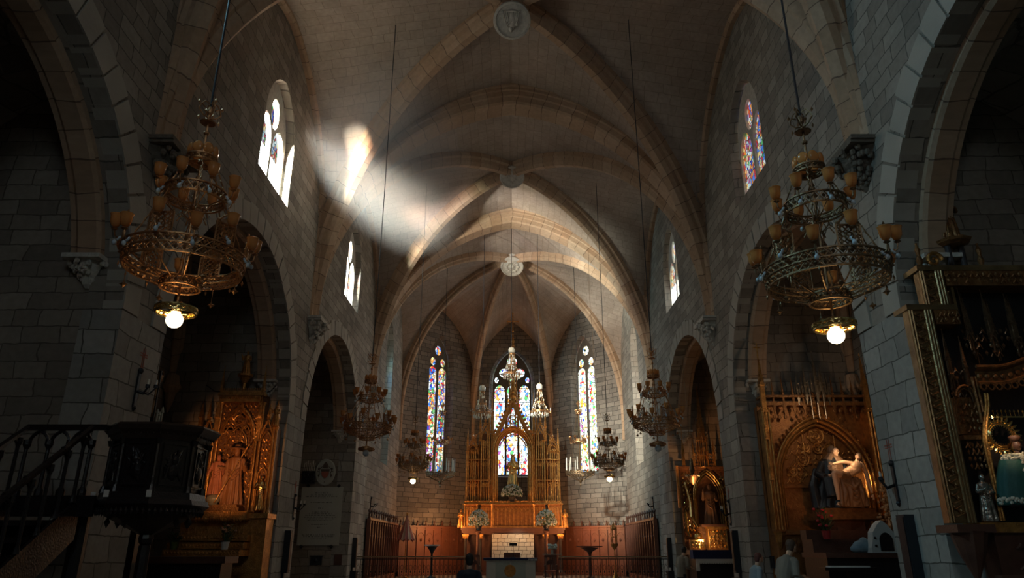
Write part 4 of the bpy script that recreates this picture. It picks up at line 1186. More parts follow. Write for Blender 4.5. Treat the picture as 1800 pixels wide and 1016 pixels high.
# altar table with emblem
t = thing('altar_table', 'white marble altar table with a round gilt emblem on its front', 'altar', (-.05,31.0,.3))
mb = MB(); mb.box(-1.0,1.0,0,.75,.06,.84); mb.box(-1.06,1.06,-.05,.8,0,.06); mb.build('body', M['marble'], t)
mb = MB(); mb.box(-1.08,1.08,-.08,.83,.84,.92); mb.build('mensa', M['marble'], t)
mb = MB(); mb.box(-1.12,1.12,-.05,.8,.92,.95)
for i in range(40):
    x = -1.08+i*.0555; mb.cyl((x,-.09,.9),(x+.004,-.10,.84), .008, n=4)
mb.box(-1.12,.72,-.10,-.07,.86,.95); mb.build('altar_cloth', M['cloth_blue'], t)
mb = MB()
for x in (-.32,.32): mb.box(x-.30,x+.28,-.025,0,.14,.78)
mb.build('front_panel', simple('marble_panel', (.42,.48,.44), .4, var=.2, nscale=2, bump=.05), t)
mb = MB(); mb.cyl((-.03,-.035,.46),(-.03,-.01,.46), .235, n=32); roundel(mb, -.03,-.045,.46,.20,.014,4)
mb.tube([(-.03,-.05,.28),(.12,-.05,.46),(-.03,-.05,.64),(-.18,-.05,.46)], .012, 4, True); mb.tube([(-.1,-.05,.54),(-.03,-.05,.4),(.04,-.05,.54)], .012, 4)
mb.build('emblem', M['gold'], t)
# altar cross / microphone stand on the table
mb = MB(); mb.cyl((0,0,0),(0,0,.5), .012, n=6); mb.frus(0,0,0,.03,.2,.16); mb.box(-.16,.16,-.03,.03,.46,.58)
o = mb.build('altar_cross', M['iron']); o.location = (.05,31.3,1.25); tag(o, 'small black stand on the altar table against the pale blocks', 'stand')
mb = MB(); mb.box(-.34,.34,-.02,.10,0,.2); 
for k in range(6): mb.ell((-.28+k*.11,-.02,.1), .03,.02,.06, 6, 5)
o = mb.build('altar_box', M['redwood']); o.location = (.0,31.45,1.25); tag(o, 'low reddish carved box lying on the altar table', 'box')
# bouquets
def bouquet(label, loc, r, hk=1.15, name='bouquet'):
    t = thing(name, label, 'flowers', loc, group='white bouquets of the high altar'); rn = random.Random(int(loc[0]*100)+5)
    mb = MB(); mb.lathe([(.10,0),(.15,.03),(.12,.1),(.2,.24),(.21,.26),(.15,.25)], (0,0,0), 12); mb.build('vase', M['blackwood'], t)
    mb = MB(); ml = MB()
    for k in range(420):
        u = rn.uniform(-.25,1); a = rn.uniform(0,2*pi); q = sqrt(max(0,1-u*u))*rn.uniform(.75,1.03)
        p = (r*q*cos(a), r*q*sin(a), .22+r*.35+r*hk*u)
        if k % 3: mb.ell(p, .035*r/.5, None, None, 6, 4)
        else:
            d = Vector((q*cos(a), q*sin(a), u)); ml.octa(p, .03, .06)
    for k in range(40):
        a = 2*pi*k/40*3.3; ml.tube([(0,0,.2),(r*.8*cos(a)*.6, r*.8*sin(a)*.6, .25+r*.6*(k/40+.2))], .006, 3)
    mb.build('blossoms', M['flower_white'], t); ml.build('foliage', M['green'], t)
    return t
bouquet('white bouquet in the middle of the altarpiece, below the golden statue', (0.0,39.55,zz(2.36)+.3), .56, .85)
bouquet('left white bouquet standing on the column beside the altar', (-1.68,37.6,zz(.95)+.3-.1), .52)
bouquet('right white bouquet standing on the column beside the altar', (1.72,37.6,zz(.95)+.3-.1), .52)
for s, l in ((-1,'left'),(1,'right')):
    mb = MB(); mb.cyl((0,0,0),(0,0,.14), .2, .16, 16); mb.cyl((0,0,.14),(0,0,1.98), .085, .075, 14); mb.cyl((0,0,1.98),(0,0,2.1), .08,.17, 12); mb.frus(0,0,2.1,2.15,.34,.36)
    o = mb.build('flower_column', M['darkwood']); o.location = (s*1.70,37.6,.3); tag(o, 'dark round column carrying the %s white bouquet' % l, 'column')
# choir stalls / panelling
def panelling(name, a, b_, h, label, rnd, crest=.28, papers=0, canopy=False):
    a = Vector(a); b_ = Vector(b_); L = (b_-a).length; ang = atan2(b_.y-a.y, b_.x-a.x)
    t = thing(name, label, 'panelling', (a.x,a.y,.3), ang)
    mb = MB(); mb.box(0,L,-.06,0,0,h)
    mb.box(0,L,-.14,0,h,h+.07); mb.box(0,L,-.10,0,h-.12,h-.04); mb.box(0,L,-.10,0,0,.2)
    mb.build('back_panel', M['redwood'], t)
    n = max(3, int(L/.55)); mb = MB()
    for i in range(n+1):
        x = L*i/n; mb.box(x-.035,x+.035,-.16 if canopy else -.11,0,.2,h); 
    for i in range(n):
        x = L*(i+.5)/n; w = L/n*.5-.05
        mb.tube(ppath(x, h-.55, w, .3, -.07, 6), .016, 4); mb.octa((x,-.07,h-.62), .09, .12)
        if canopy: mb.box(x-.012,x+.012,-.09,0,.2,h-.5)
    mb.build('rib_moulding', M['redwood'], t)
    mb = MB()
    for i in range(n+1):
        x = min(L-.03, max(.03, L*i/n)); mb.frus(x,-.07,h+.07,h+.07+crest*.5,.08,.06); mb.octa((x,-.07,h+.07+crest*.72), .06, crest*.32)
    mb.box(0,L,-.10,-.03,h+.06,h+.10)
    for i in range(n*4): mb.octa((L*(i+.5)/(n*4),-.07,h+.12), .03,.06)
    mb.build('cresting', M['darkwood'], t)
    for i in range(papers):
        mb = MB(); mb.box(-.055,.055,-.012,0,0,.17); o = mb.build('paper_card', M['cloth_white']); 
        o.location = Vector((a.x,a.y,.3+h+.07)) + Vector((cos(ang),sin(ang),0))*(L*(i+.6)/(papers)) + Vector((sin(ang),-cos(ang),0))*.10
        o.rotation_euler = (0,0,ang); yield_cards.append(o)
    return t
yield_cards = []
panelling('choir_panelling', (-W+.06,30.6), (-W+.06,38.2), 2.42, 'red-brown panelling along the left chancel wall with pointed cresting', R1, .4, 5, True)
nL = len(yield_cards)
panelling('choir_panelling', (W-.06,38.2), (W-.06,30.6), 2.42, 'red-brown panelling along the right chancel wall with pointed cresting', R1, .4, 4, True)
panelling('choir_panelling', (-W+.22,38.32), (-2.62,41.48), 2.35, 'dark red panelling on the diagonal apse wall left of the altarpiece', R1, .3, 0)
panelling('choir_panelling', (2.62,41.48), (W-.22,38.32), 2.35, 'dark red panelling on the diagonal apse wall right of the altarpiece', R1, .3, 0)
for i, o in enumerate(yield_cards):
    left = i < nL; k = i if left else i-nL
    tag(o, 'small white card on top of the %s chancel panelling' % ('left' if left else 'right'), 'card', 'white cards on the %s panelling' % ('left' if left else 'right'))
# umbrella
t = thing('ceremonial_umbrella', 'half-closed umbrella with pale and red stripes, standing before the left panelling', 'umbrella', (-5.1,36.2,.3))
mb = MB(); mb.cyl((0,0,0),(0,0,2.85), .022, n=8); mb.frus(0,0,0,.05,.4,.3); mb.ell((0,0,2.9), .05,.05,.07, 8,6); mb.build('pole', M['gold'], t)
for k, mt in ((0, simple('umbrella_red', (.42,.12,.09), .8)), (1, simple('umbrella_cream', (.55,.36,.26), .8))):
    mb = MB()
    for i in range(k, 16, 2):
        a0 = 2*pi*i/16; a1 = 2*pi*(i+1)/16; am = (a0+a1)/2; vs = []; fs = []
        for j in range(7):
            q = j/6; r = .03+.42*q**1.25; z = 2.82-1.08*q
            for a, rr in ((a0,r),(am,r*.93),(a1,r)): vs.append((rr*cos(a), rr*sin(a), z-(.07 if (j == 6 and a == am) else 0)))
        for j in range(6):
            for c in (0,1): fs.append((j*3+c, j*3+c+1, (j+1)*3+c+1, (j+1)*3+c))
        mb.add(vs, fs)
    mb.build('canopy_stripe', mt, t)
# credence tables
def table(label, loc, w, top, mat, topm):
    t = thing('side_table', label, 'table', loc)
    mb = MB(); mb.lathe([(w*.5,0),(w*.5,.05),(.02,.05)], (0,0,top-.05), 24, sy=.6); mb.build('tabletop', topm, t)
    mb = MB(); mb.lathe([(.25,0),(.2,.06),(.06,.14),(.05,top-.4),(.12,top-.25),(w*.36,top-.07),(.05,top-.05)], (0,0,0), 12, sy=.7); mb.build('pedestal_leg', mat, t)
table('small round table with shiny top, left of the altar by the panelling', (-3.72,35.2,.3), .72, 1.48, M['blackwood'], M['marble'])
table('wide dark table with flaring support, right of the altar by the panelling', (3.55,34.6,.3), 1.2, 1.42, M['darkwood'], M['darkwood'])
# processional lantern
t = thing('processional_lantern', 'tall gilt lantern on a staff with triangular foot, before the right panelling', 'lantern', (4.42,32.6,.3))
mb = MB(); mb.cyl((0,0,0),(0,0,1.45), .022, n=8); mb.lathe([(.2,0),(.16,.1),(.07,.3),(.03,.5)], (0,0,0), 6); mb.lathe([(.02,1.25),(.15,1.42),(.17,1.5)], (0,0,0), 8); mb.build('staff', M['gold'], t)
mb = MB()
for k in range(6):
    a = pi*k/3; mb.cyl((.13*cos(a),.13*sin(a),1.5),(.13*cos(a),.13*sin(a),2.12), .014, n=5); pinnacle(mb, .13*cos(a), .13*sin(a), 2.05, .03, .1, .18)
for z in (1.5,1.78,2.1): mb.tube([(.13*cos(pi*k/3),.13*sin(pi*k/3),z) for k in range(6)], .016, 5, True)
mb.lathe([(.14,2.12),(.05,2.25),(.01,2.4)], (0,0,0), 6); mb.build('lantern_cage', M['gold'], t)
# railings
def railing(label, x0, x1, y, ztop):
    t = thing('altar_rail', label, 'railing', ((x0+x1)/2,y,.3)); L = x1-x0; h = ztop-.3
    mb = MB(); mb.box(-L/2,L/2,-.05,.05,h-.045,h); mb.build('top_rail', simple('rail_brass', (.42,.34,.22), .35, metal=.5), t)
    mb = MB(); mb.box(-L/2,L/2,-.02,.02,h-.12,h-.09); mb.box(-L/2,L/2,-.02,.02,.06,.10)
    n = int(L/.16)
    for i in range(n+1):
        x = -L/2+L*i/n; mb.box(x-.01,x+.01,-.012,.012,0,h-.1)
        if i < n:
            c = x+L/n/2
            for z in (.3,.62): mb.tube([(c+.05*cos(q*pi/4),0,h*z+.09*sin(q*pi/4)) for q in range(8)], .008, 4, True)
            mb.octa((c,0,h*.47), .03,.05)
    mb.build('iron_screen', M['iron'], t); return t
railing('wrought-iron altar rail with thin brass top, left of the altar', -5.9, -1.75, 28.8, 1.34)
railing('wrought-iron altar rail with thin brass top, right of the altar', 1.75, 5.9, 28.8, 1.34)
# chairs by the altar
def chair(label, loc, rz):
    t = thing('altar_chair', label, 'chair', loc, rz, group='carved chairs beside the altar')
    mb = MB(); mb.box(-.25,.25,-.24,.24,.42,.50); mb.build('seat', M['red'], t)
    mb = MB()
    for x in (-.25,.21): mb.box(x,x+.04,.20,.24,0,1.05)
    mb.box(-.25,.25,.2,.24,.98,1.06); mb.box(-.03,.03,.2,.23,.5,1.0)
    mb.prism(ppath2(0,.7,.18,.2), .205, .235); mb.build('backrest', M['darkwood'], t)
    for x, y in ((-.25,-.24),(.21,-.24)):
        mb = MB(); mb.box(x,x+.04,y,y+.04,0,.68); mb.build('leg', M['darkwood'], t)
    for s in (-1,1):
        mb = MB(); mb.box(min(s*.21,s*.26),max(s*.21,s*.26),-.24,.22,.66,.70); mb.build('armrest', M['darkwood'], t)
    return t
def ppath2(cx, zs, hw, rise): return [(p[0],p[2]) for p in ppath(cx, zs, hw, rise)][::-1]
chair('carved dark chair just left of the marble altar', (-1.55,30.4,.3), 0)
chair('carved dark chair just right of the marble altar', (1.55,30.4,.3), 0)
mb = MB(); mb.box(-.42,.42,-.06,.06,0,.03); mb.box(-.05,.05,-.04,.04,.0,.0+.2)
for i in range(26):
    mb.ell((random.Random(i).uniform(-.2,.2),random.Random(i+50).uniform(-.12,.12),.25+random.Random(i+90).uniform(0,.16)), .05,.05,.05,6,5)
o = mb.build('flower_dish', M['flower_white']); o.location = (1.75,33.0,1.36); tag(o, 'low white flower arrangement right of the altar, on a stand', 'flowers')
mb = MB(); mb.cyl((0,0,0),(0,0,1.06), .05, n=8); mb.cyl((0,0,0),(0,0,.05), .2, n=12); o = mb.build('flower_stand', M['darkwood']); o.location = (1.75,33.0,.3); tag(o, 'dark stand under the low white flowers right of the altar', 'stand')
# ------------------------------------------------------------------ side chapels
R2 = random.Random(21)
def at3(x, y, z): return (x, y, z)
# ---- left chapel altarpiece: saint with a child
LX, LY = -7.08, 18.35
t = thing('side_altarpiece', 'gilded gothic altarpiece behind the pulpit, left chapel, framing a saint with a child', 'altarpiece', (LX,LY,0))
mb = MB(); mb.box(-1.05,1.05,0,.55,0,2.38)
mb.box(-1.12,1.10,-.12,.55,2.30,2.42); mb.box(-.75,.65,-.28,.1,2.26,2.46)
tracery_panel(mb, -1.0, 1.0, -.02, 1.95, 2.28, 12, .012); leafy(mb, -.6,.55,-.30,2.2,.12,16,R2,.04)
for k, (z, d) in enumerate(((1.44,.7),(1.60,.5),(1.78,.3))):
    mb.box(-1.08,.72,-d,0,z,z+.14)
    for i in range(22): mb.ell((-1.04+i*.083,-d-.005,z+.07), .028,.012,.035, 6,4)
mb.build('predella', M['gold'], t)
mb = MB(); mb.box(-1.0,1.0,.22,.5,2.4,4.55); mb.box(-.6,.6,.22,.5,4.5,5.4); mb.build('back_panel', M['backgold'], t)
mb = MB()
mb.box(-.52,.52,.05,.3,5.2,5.4); mb.box(-.60,.60,0,.3,5.36,5.44); mb.box(-.56,.56,.03,.3,5.44,5.5)
for x in (-.6,-.5,.5,.6,.92,1.0,-.92,-1.0): shafts(mb, [x], .12, 2.42, 5.2 if abs(x) < .7 else 4.55, .035)
fret(mb, -.48,.48,.20,2.45,5.2,9,24,.018,R2,.9); fret(mb, .62,.9,.20,2.45,4.3,3,16,.02,R2,.95); fret(mb,-.9,-.62,.20,2.45,4.3,3,16,.02,R2,.95)
for q in range(20): mb.octa((-.55+q*.058,.03,5.30), .022,.04)
mb.tube(ppath(0,4.25,.45,.85,.12,12), .035, 5); mb.tube([(-.42,.1,4.3),(-.30,.1,4.75),(-.08,.1,4.95),(0,.1,5.35)], .03, 5); mb.tube([(.42,.1,4.3),(.30,.1,4.75),(.08,.1,4.95),(0,.1,5.35)], .03, 5)
for q in range(6):
    for s in (-1,1): crocket(mb, (s*(.42-.07*q),.08,4.3+.17*q), .035)
mb.tube(ppath(0,4.1,.26,.45,.14,10), .02, 5); mb.tube(ppath(-.2,4.35,.12,.25,.14,8), .014, 4); mb.tube(ppath(.2,4.35,.12,.25,.14,8), .014, 4); roundel(mb,0,.13,4.75,.12,.014,4)
for s in (-1,1):
    mb.tube(ppath(s*.76,4.1,.15,.35,.12,8), .02, 5); gable(mb, s*.76,.10,4.3,.18,.45,.018,5)
    mb.tube(ppath(s*.76,3.3,.12,.25,.14,8), .014, 4); shafts(mb, [s*.64,s*.88], .14, 2.45, 3.35, .018)
mb.build('screen', M['gold'], t)
mb = MB()
for x, z, w, hs, hp in ((-.55,4.2,.11,.6,.6),(.55,4.2,.11,.6,.6),(-.55,5.5,.07,.15,.5),(.55,5.5,.07,.15,.5),(.98,4.55,.10,.25,.4),(-.98,4.55,.10,.25,.4),(.78,4.75,.07,.1,.35),(-.78,4.75,.07,.1,.35)):
    pinnacle(mb, x, .1, z, w, hs, hp)
mb.cyl((0,.15,5.3),(0,.15,5.85), .05, .04, 8); mb.lathe([(.04,5.7),(.14,5.86),(.2,5.9),(.2,5.95),(.1,5.97)], (0,.15,0), 10)
for i in range(24): mb.octa((-.55+i*.048,.02,5.53), .02,.04)
mb.build('pinnacles', M['gold'], t)
statue('crowning_statue', 'small gilded statue on the very top of the left side altarpiece', M['gold'], (LX,LY+.15,5.97), .62, R2, arms='bless')
statue('relief_statue', 'slim gilded figure in the right wing of the left side altarpiece', M['goldleaf'], (LX+.77,LY+.10,2.5), .85, R2, arms='pray', wide=.7)
statue('finial_statue', 'small gilded figure on the outer right corner of the left side altarpiece', M['gold'], (LX+1.0,LY-.04,4.55), .55, R2, arms='bless')
mb = MB(); mb.box(-.58,.42,-.22,.22,0,.10); mb.box(-.52,.36,-.20,.2,.10,.16)
o = mb.build('plinth', M['darkgold']); o.location = (LX-.02,LY+.0,2.46); tag(o, 'gilt plinth carrying the saint with a broad hat and the child', 'plinth')
brownrobe = simple('brown_painted_robe', (.28,.12,.05), .45, var=.35, nscale=5, bump=.2)
sj = MB(); robed(sj, 1.42, R2, arms='staff', hat=True, folds=11, wide=1.0)
sj.tube([(-.1,.0,1.1),(-.25,.05,.6),(-.32,.05,.1)], [.07,.12,.14], 8)
o = sj.build('saint_statue', brownrobe); o.location = (LX+.12,LY-.02,2.62); remesh(o, .010); tag(o, 'saint statue in brown robe and broad hat, holding a long staff, left altarpiece', 'statue')
mb = MB(); mb.cyl((-.34,-.22,.02),(.34,-.2,1.45), .012, n=6); st_ = mb.build('staff', M['gold'], o)
tun = simple('pale_red_tunic', (.42,.15,.08), .45, var=.3, nscale=6, bump=.15)
statue('child_statue', 'child saint statue in a pale reddish tunic, standing beside the saint with the hat', tun, (LX-.30,LY-.08,2.86), .98, R2, arms='down', folds=8)
mb = MB(); mb.ell((0,0,.15), .17,.15,.13, 14,9); mb.lathe([(.1,0),(.14,.02),(.1,.06)], (0,0,0), 12); o = mb.build('orb', simple('grey_orb', (.25,.23,.18), .35)); o.location = (LX-.30,LY-.10,2.60); tag(o, 'grey globe under the feet of the child statue', 'globe')
# altar table before it
t = thing('side_altar_table', 'long dark altar table in front of the left side altarpiece', 'altar', (-7.3,16.9,0))
mb = MB(); mb.box(-1.12,1.05,-.35,.45,1.30,1.44); mb.build('tabletop', M['darkwood'], t)
mb = MB(); mb.box(-1.0,.95,-.25,.4,0,1.3); tracery_panel(mb, -1.0,.95,-.28,.2,1.25,9,.014); mb.build('body', M['blackwood'], t)
def potplant(label, loc, potcol, fl, hh=.4):
    t = thing('potted_plant', label, 'plant', loc); rn = random.Random(int(abs(loc[0])*77))
    mb = MB(); mb.lathe([(.07,0),(.095,.17),(.10,.18),(.085,.17),(.06,.15)], (0,0,0), 14); mb.build('pot', potcol, t)
    mb = MB(); mf = MB()
    for k in range(46):
        a = rn.uniform(0,6.28); r = rn.uniform(.03,.22); z = .18+rn.uniform(.05,hh)
        mb.tube([(0,0,.15),(r*.5*cos(a),r*.5*sin(a),z*.7),(r*cos(a),r*sin(a),z)], .005, 3)
        d = Vector((cos(a),sin(a),.3)); s = Vector((-sin(a),cos(a),0)); p = Vector((r*cos(a),r*sin(a),z))
        mb.add([p-d*.05, p+s*.03, p+d*.06, p-s*.03], [(0,1,2,3)])
        if fl and k%4 == 0: mf.ell((p.x,p.y,p.z+.03), .04,.04,.03, 7,5)
    mb.build('leaves', M['green'], t)
    if fl: mf.build('blossoms', fl, t)
    return t
potplant('potted plant in a white pot with pinkish flowers, below the saint statue', (-6.75,17.75,1.58), M['cloth_white'], simple('pink_blossom',(.45,.25,.16),.7), .45)
potplant('small potted plant in a green pot, on the left altar step', (-7.95,17.75,1.58), simple('green_pot',(.12,.17,.03),.5), None, .22)
# iron brackets holding the corners
for s in (-1,1):
    mb = MB(); mb.tube([(0,0,0),(.12*s,-.15,-.02),(.32*s,-.3,.12)], .012, 5); o = mb.build('iron_stay', M['iron']); o.location = (LX+s*.6,LY+.25,5.5); tag(o, 'thin iron stay bracing the %s top corner of the left side altarpiece' % ('right' if s > 0 else 'left'), 'bracket')
# ---- glass case with crowned figure behind the pulpit
t = thing('standing_case', 'narrow dark frame with a crowned figure standing on a tall cabinet behind the pulpit', 'display case', (-7.75,14.9,0))
mb = MB(); mb.box(-.45,.45,-.3,.3,0,3.95); mb.box(-.5,.5,-.34,.34,3.88,3.98); mb.build('cabinet', M['blackwood'], t)
mb = MB()
for x in (-.32,.3): mb.box(x-.015,x+.015,-.15,-.12,3.98,5.15)
mb.box(-.33,.31,-.15,-.12,5.12,5.15); mb.box(-.2,.35,-.22,.1,4.0,4.16); mb.build('frame', M['iron'], t)
mb = MB(); mb.cyl((.16,0,4.16),(.16,0,4.95), .06, .05, 10)
for k in range(12): mb.ell((.16+.05*cos(k),-.05,4.2+k*.062), .05,.03,.035, 7,5)
mb.lathe([(.10,4.95),(.12,5.0),(.13,5.08),(.05,5.14)], (.16,0,0), 12)
for k in range(8): mb.octa((.16+.12*cos(k*pi/4),.12*sin(k*pi/4),5.14), .03,.06)
mb.build('carved_figure', M['brassdark'], t)
for i, (x, h_) in enumerate(((-.28,.26),(.46,.34),(.66,.30),(.78,.42))):
    mb = MB(); mb.lathe([(.05,0),(.02,.04),(.02,h_*.7),(.04,h_*.75),(.01,h_)], (0,0,0), 8); o = mb.build('candlestick', M['marble']); o.location = (-7.75+min(x,.42)-.0,14.75 if x < .4 else 14.66+.1*(i-1),3.98)
    tag(o, 'small pale candlestick beside the crowned figure, above the pulpit rim', 'candlestick', 'pale candlesticks behind the pulpit')
# ---- pulpit
px, py = -4.50, 9.25
t = thing('pulpit', 'black carved wooden pulpit with stair, at the left stone pier', 'pulpit', (px,py,0))
def octp(r, k0=0): return [(r*cos(pi/8+pi*k/4+k0), r*sin(pi/8+pi*k/4+k0)) for k in range(8)]
def octring(mb, r0, z0, r1, z1):
    a = octp(r0); b = octp(r1); mb.add([(x,y,z0) for x,y in a]+[(x,y,z1) for x,y in b], [(i,(i+1)%8,8+(i+1)%8,8+i) for i in range(8)]+[tuple(reversed(range(8))), tuple(range(8,16))])
mb = MB(); octring(mb,.54,2.16,.54,2.95); mb.build('drum', M['blackwood'], t)
mb = MB()
for r0,z0,r1,z1 in ((.56,2.86,.60,2.92),(.60,2.92,.66,2.97),(.66,2.97,.69,3.02),(.69,3.02,.66,3.05)): octring(mb,r0,z0,r1,z1)
for k in range(48):
    a = 2*pi*k/48; r = .61/cos(((a+pi/8)%(pi/4))-pi/8)*cos(pi/8); mb.octa((r*cos(a),r*sin(a),2.93), .016,.025)
mb.build('cornice', simple('polished_blackwood', (.05,.035,.03), .22, var=.3, bump=.1), t)
mb = MB()
for r0,z0,r1,z1 in ((.62,2.16,.60,2.24),(.67,2.10,.64,2.16),(.60,2.03,.67,2.10),(.46,1.95,.60,2.03),(.28,1.86,.46,1.95),(.08,1.76,.28,1.86)): octring(mb,r0,z0,r1,z1)
for k in range(60):
    a = 2*pi*k/60; mb.octa((.60*cos(a),.60*sin(a),2.02), .022,.05)
for k in range(40): mb.octa((R2.uniform(.1,.5)*cos(k),R2.uniform(.1,.5)*sin(k),1.9+.1*(k%2)), .04,.07)
mb.ell((0,0,1.72), .09,.09,.1, 8,6)
mb.build('base_moulding', M['blackwood'], t)
for k in range(8):
    a = pi*k/4; R = Matrix.Rotation(a,4,'Z') @ Matrix.Translation((.54*cos(pi/8),0,0)) @ Matrix.Rotation(pi/2,4,'Z'); mb = MB(); mb.M = R
    mb.box(-.15,.15,-.02,0,2.30,2.82)
    mb.tube([(-.14,-.03,2.32),(-.14,-.03,2.80),(.14,-.03,2.80),(.14,-.03,2.32)], .012, 4, True)
    rn = random.Random(k)
    for q in range(9): mb.tube([(rn.uniform(-.11,.11),-.03,rn.uniform(2.36,2.76)) for _ in range(4)], .014, 5)
    mb.ell((rn.uniform(-.03,.03),-.03,2.62), .045,.03,.06, 8,6); mb.ell((0,-.03,2.48), .07,.03,.09, 8,6)
    mb.build('carved_panel', M['blackwood'], t)
    mb = MB(); a2 = a+pi/8; x, y = .555*cos(a2), .555*sin(a2); shafts(mb, [], 0,0,0); mb.cyl((x,y,2.26),(x,y,2.86), .028, n=8); mb.cyl((x*1.02,y*1.02,2.24),(x*1.02,y*1.02,2.32), .045,.03, 8); mb.cyl((x*1.02,y*1.02,2.80),(x*1.02,y*1.02,2.87), .03,.05, 8); mb.build('corner_colonnette', M['blackwood'], t)
for k in (5,6,7):
    a = pi*k/4+pi/8+pi; x, y = .66*cos(pi*k/4-pi/8), .66*sin(pi*k/4-pi/8)
    mb = MB(); mb.box(-.03,.03,-.008,0,0,.08); o = mb.build('number_card', M['cloth_white'], t); o.location = (x*.985,y*1.0-.01,2.17)
# landing and stair
mb = MB(); mb.box(-1.48,-.5,-.38,.42,2.04,2.16); mb.box(-1.48,-.5,-.40,-.36,1.96,2.2); mb.build('landing', M['blackwood'], t)
mb = MB(); mb.box(-1.5,-.52,-.41,-.35,2.98,3.05)
for x in (-1.47,-1.2,-.94,-.68):
    mb.lathe([(.05,2.2),(.05,2.26),(.025,2.3),(.022,2.75),(.05,2.8),(.05,2.86)], (x,-.38,0), 8)
for x in (-1.335,-1.07,-.81): mb.tube(ppath(x,2.80,.12,.17,-.38,8), .022, 5)
mb.build('balustrade', M['blackwood'], t)
mb = MB()
n = 9
for i in range(n):
    z = 2.04-(i+1)*.19; y = -.38-.27*i; mb.box(-1.52,-.72,y-.30,y,z,z+.06); mb.box(-1.52,-.72,y-.02,y,z-.19,z)
mb.prism([(0,0),(0,0),(0,0)],0,0) if 0 else None
for x in (-1.54,-.72):
    mb.add([(x,-.35,2.2),(x,-.35,1.7),(x,-.38-.27*n,1.7-.19*n+.02),(x,-.38-.27*n,2.25-.19*n),(x+.04,-.35,2.2),(x+.04,-.35,1.7),(x+.04,-.38-.27*n,1.7-.19*n+.02),(x+.04,-.38-.27*n,2.25-.19*n)],
           [(0,1,2,3),(7,6,5,4),(0,3,7,4),(1,0,4,5),(2,1,5,6),(3,2,6,7)])
mb.build('stair', M['blackwood'], t)
mb = MB()
for x in (-1.50,-.70):
    a = Vector((x,-.38,3.02)); b_ = Vector((x,-.38-.27*n,3.02-.19*n)); mb.tube([a,b_], .04, 6)
    for i in range(0, n):
        y = -.5-.27*i; zt = 3.0-.19*(i+.45); mb.lathe([(.04,0),(.022,.08),(.022,.65),(.04,.7),(.04,.76)], (x,y,zt-.80), 7)
        mb.tube([(x,y,zt-.12),(x,y-.1,zt-.05),(x,y-.135,zt-.02)], .02, 4)
mb.build('stair_rail', M['blackwood'], t)
mb = MB(); mb.cyl((-.78,-.1,0),(-.78,-.1,2.04), .10, .10, 10); mb.box(-.92,-.64,-.24,.04,0,.25); mb.cyl((0,0,0),(0,0,1.64), .09,.07, 8); mb.build('support_post', M['blackwood'], t)
# ---- sconces with painted crosses
def sconce(label, x, y, z, s, scale=1):
    """s: +1 on the right wall (faces -x), -1 on the left wall (faces +x)"""
    t = thing('wall_sconce', label, 'candle bracket', (x,y,z), 0 if s < 0 else pi)
    mb = MB(); mb.box(0,.03,-.035,.035,-.30,.26); mb.ell((.02,0,.28), .05,.05,.05, 8,6); mb.octa((.02,0,-.32), .04,.06); mb.build('backplate', M['iron'], t)
    mb = MB(); mb.tube([(.03,0,-.06),(.14,-.03,-.1),(.2,-.04,0)], .016, 5); mb.tube([(.03,0,-.04),(.18,.06,-.09),(.27,.08,.02)], .016, 5); mb.cyl((.2,-.04,0),(.2,-.04,.05), .035, n=8); mb.cyl((.27,.08,.02),(.27,.08,.07), .035, n=8); mb.build('arm', M['iron'], t)
    mb = MB(); mb.cyl((.2,-.04,.05),(.2,-.04,.14), .014, n=6); mb.cyl((.27,.08,.07),(.27,.08,.15), .014, n=6); mb.build('candle', M['wax'], t)
    return t
def cross(label, x, y, z, s, bars=2):
    e = -s
    mb = MB(); 
    for d in (-.028,.028): mb.box(min(0,e*.006),max(0,e*.006),d-.008,d+.008,-.16,.16)
    for d in (-.02,.02): mb.box(min(0,e*.006),max(0,e*.006),-.11,.11,.05+d-.008,.05+d+.008)
    o = mb.build('painted_cross', M['red']); o.location = (x,y,z); tag(o, label, 'cross')
sconce('black iron candle bracket on the left pier above the pulpit', -W+.02, 11.15, 4.0, -1)
cross('small red painted cross on the left pier, above the iron candle bracket', -W+.022, 11.2, 4.50, -1)
sconce('black iron candle bracket on the near right pier', W-.02, 11.42, 2.58, 1)
cross('small red painted cross on the near right pier', W-.022, 11.45, 3.08, 1)
sconce('black iron candle bracket on the second left pier, beside the chapel', -W+.02, 20.3, 2.7, -1)
cross('faint red cross on the second left pier', -W+.022, 20.3, 3.2, -1)
sconce('black iron candle bracket on the second right pier', W-.02, 20.35, 2.55, 1)
cross('faint red cross on the second right pier', W-.022, 20.35, 3.05, 1)
sconce('black iron bracket on the left chancel wall above the panelling', -W+.0, 31.4, 3.35, -1)
sconce('black iron bracket on the right chancel wall above the panelling', W-.0, 31.4, 3.35, 1)
# ---- column loudspeakers
def speaker(label, x, y, ztop, s, h=1.05, big=1, rz=0):
    t = thing('column_speaker', label, 'loudspeaker', (x,y,ztop-h), rz)
    mb = MB(); x0, x1 = sorted((0, -s*.15)); mb.box(x0,x1,-.09*big,.09*big,0,h); mb.build('cabinet', M['speaker'], t)
    mb = MB(); xa, xb = sorted((-s*.15, -s*.165)); mb.box(xa,xb,-.075*big,.075*big,.04,h-.04); mb.build('grille', M['iron'], t)
    mb = MB(); x0, x1 = sorted((0,-s*.22)); mb.box(x0,x1,-.17,.17,-.45,-.12); mb.cyl((-s*.1,0,-.28),(-s*.23,0,-.28), .12, n=16); mb.box(min(0,-s*.06),max(0,-s*.06),-.04,.04,-.14,.02); mb.build('lower_box', M['speaker'], t)
speaker('tall black column speaker on the near right pier', W-.02, 11.2, 2.08, 1, 1.15, 1.3)
speaker('black column speaker on the second left pier, beside the side altarpiece', -W+.02, 19.85, 2.06, -1)
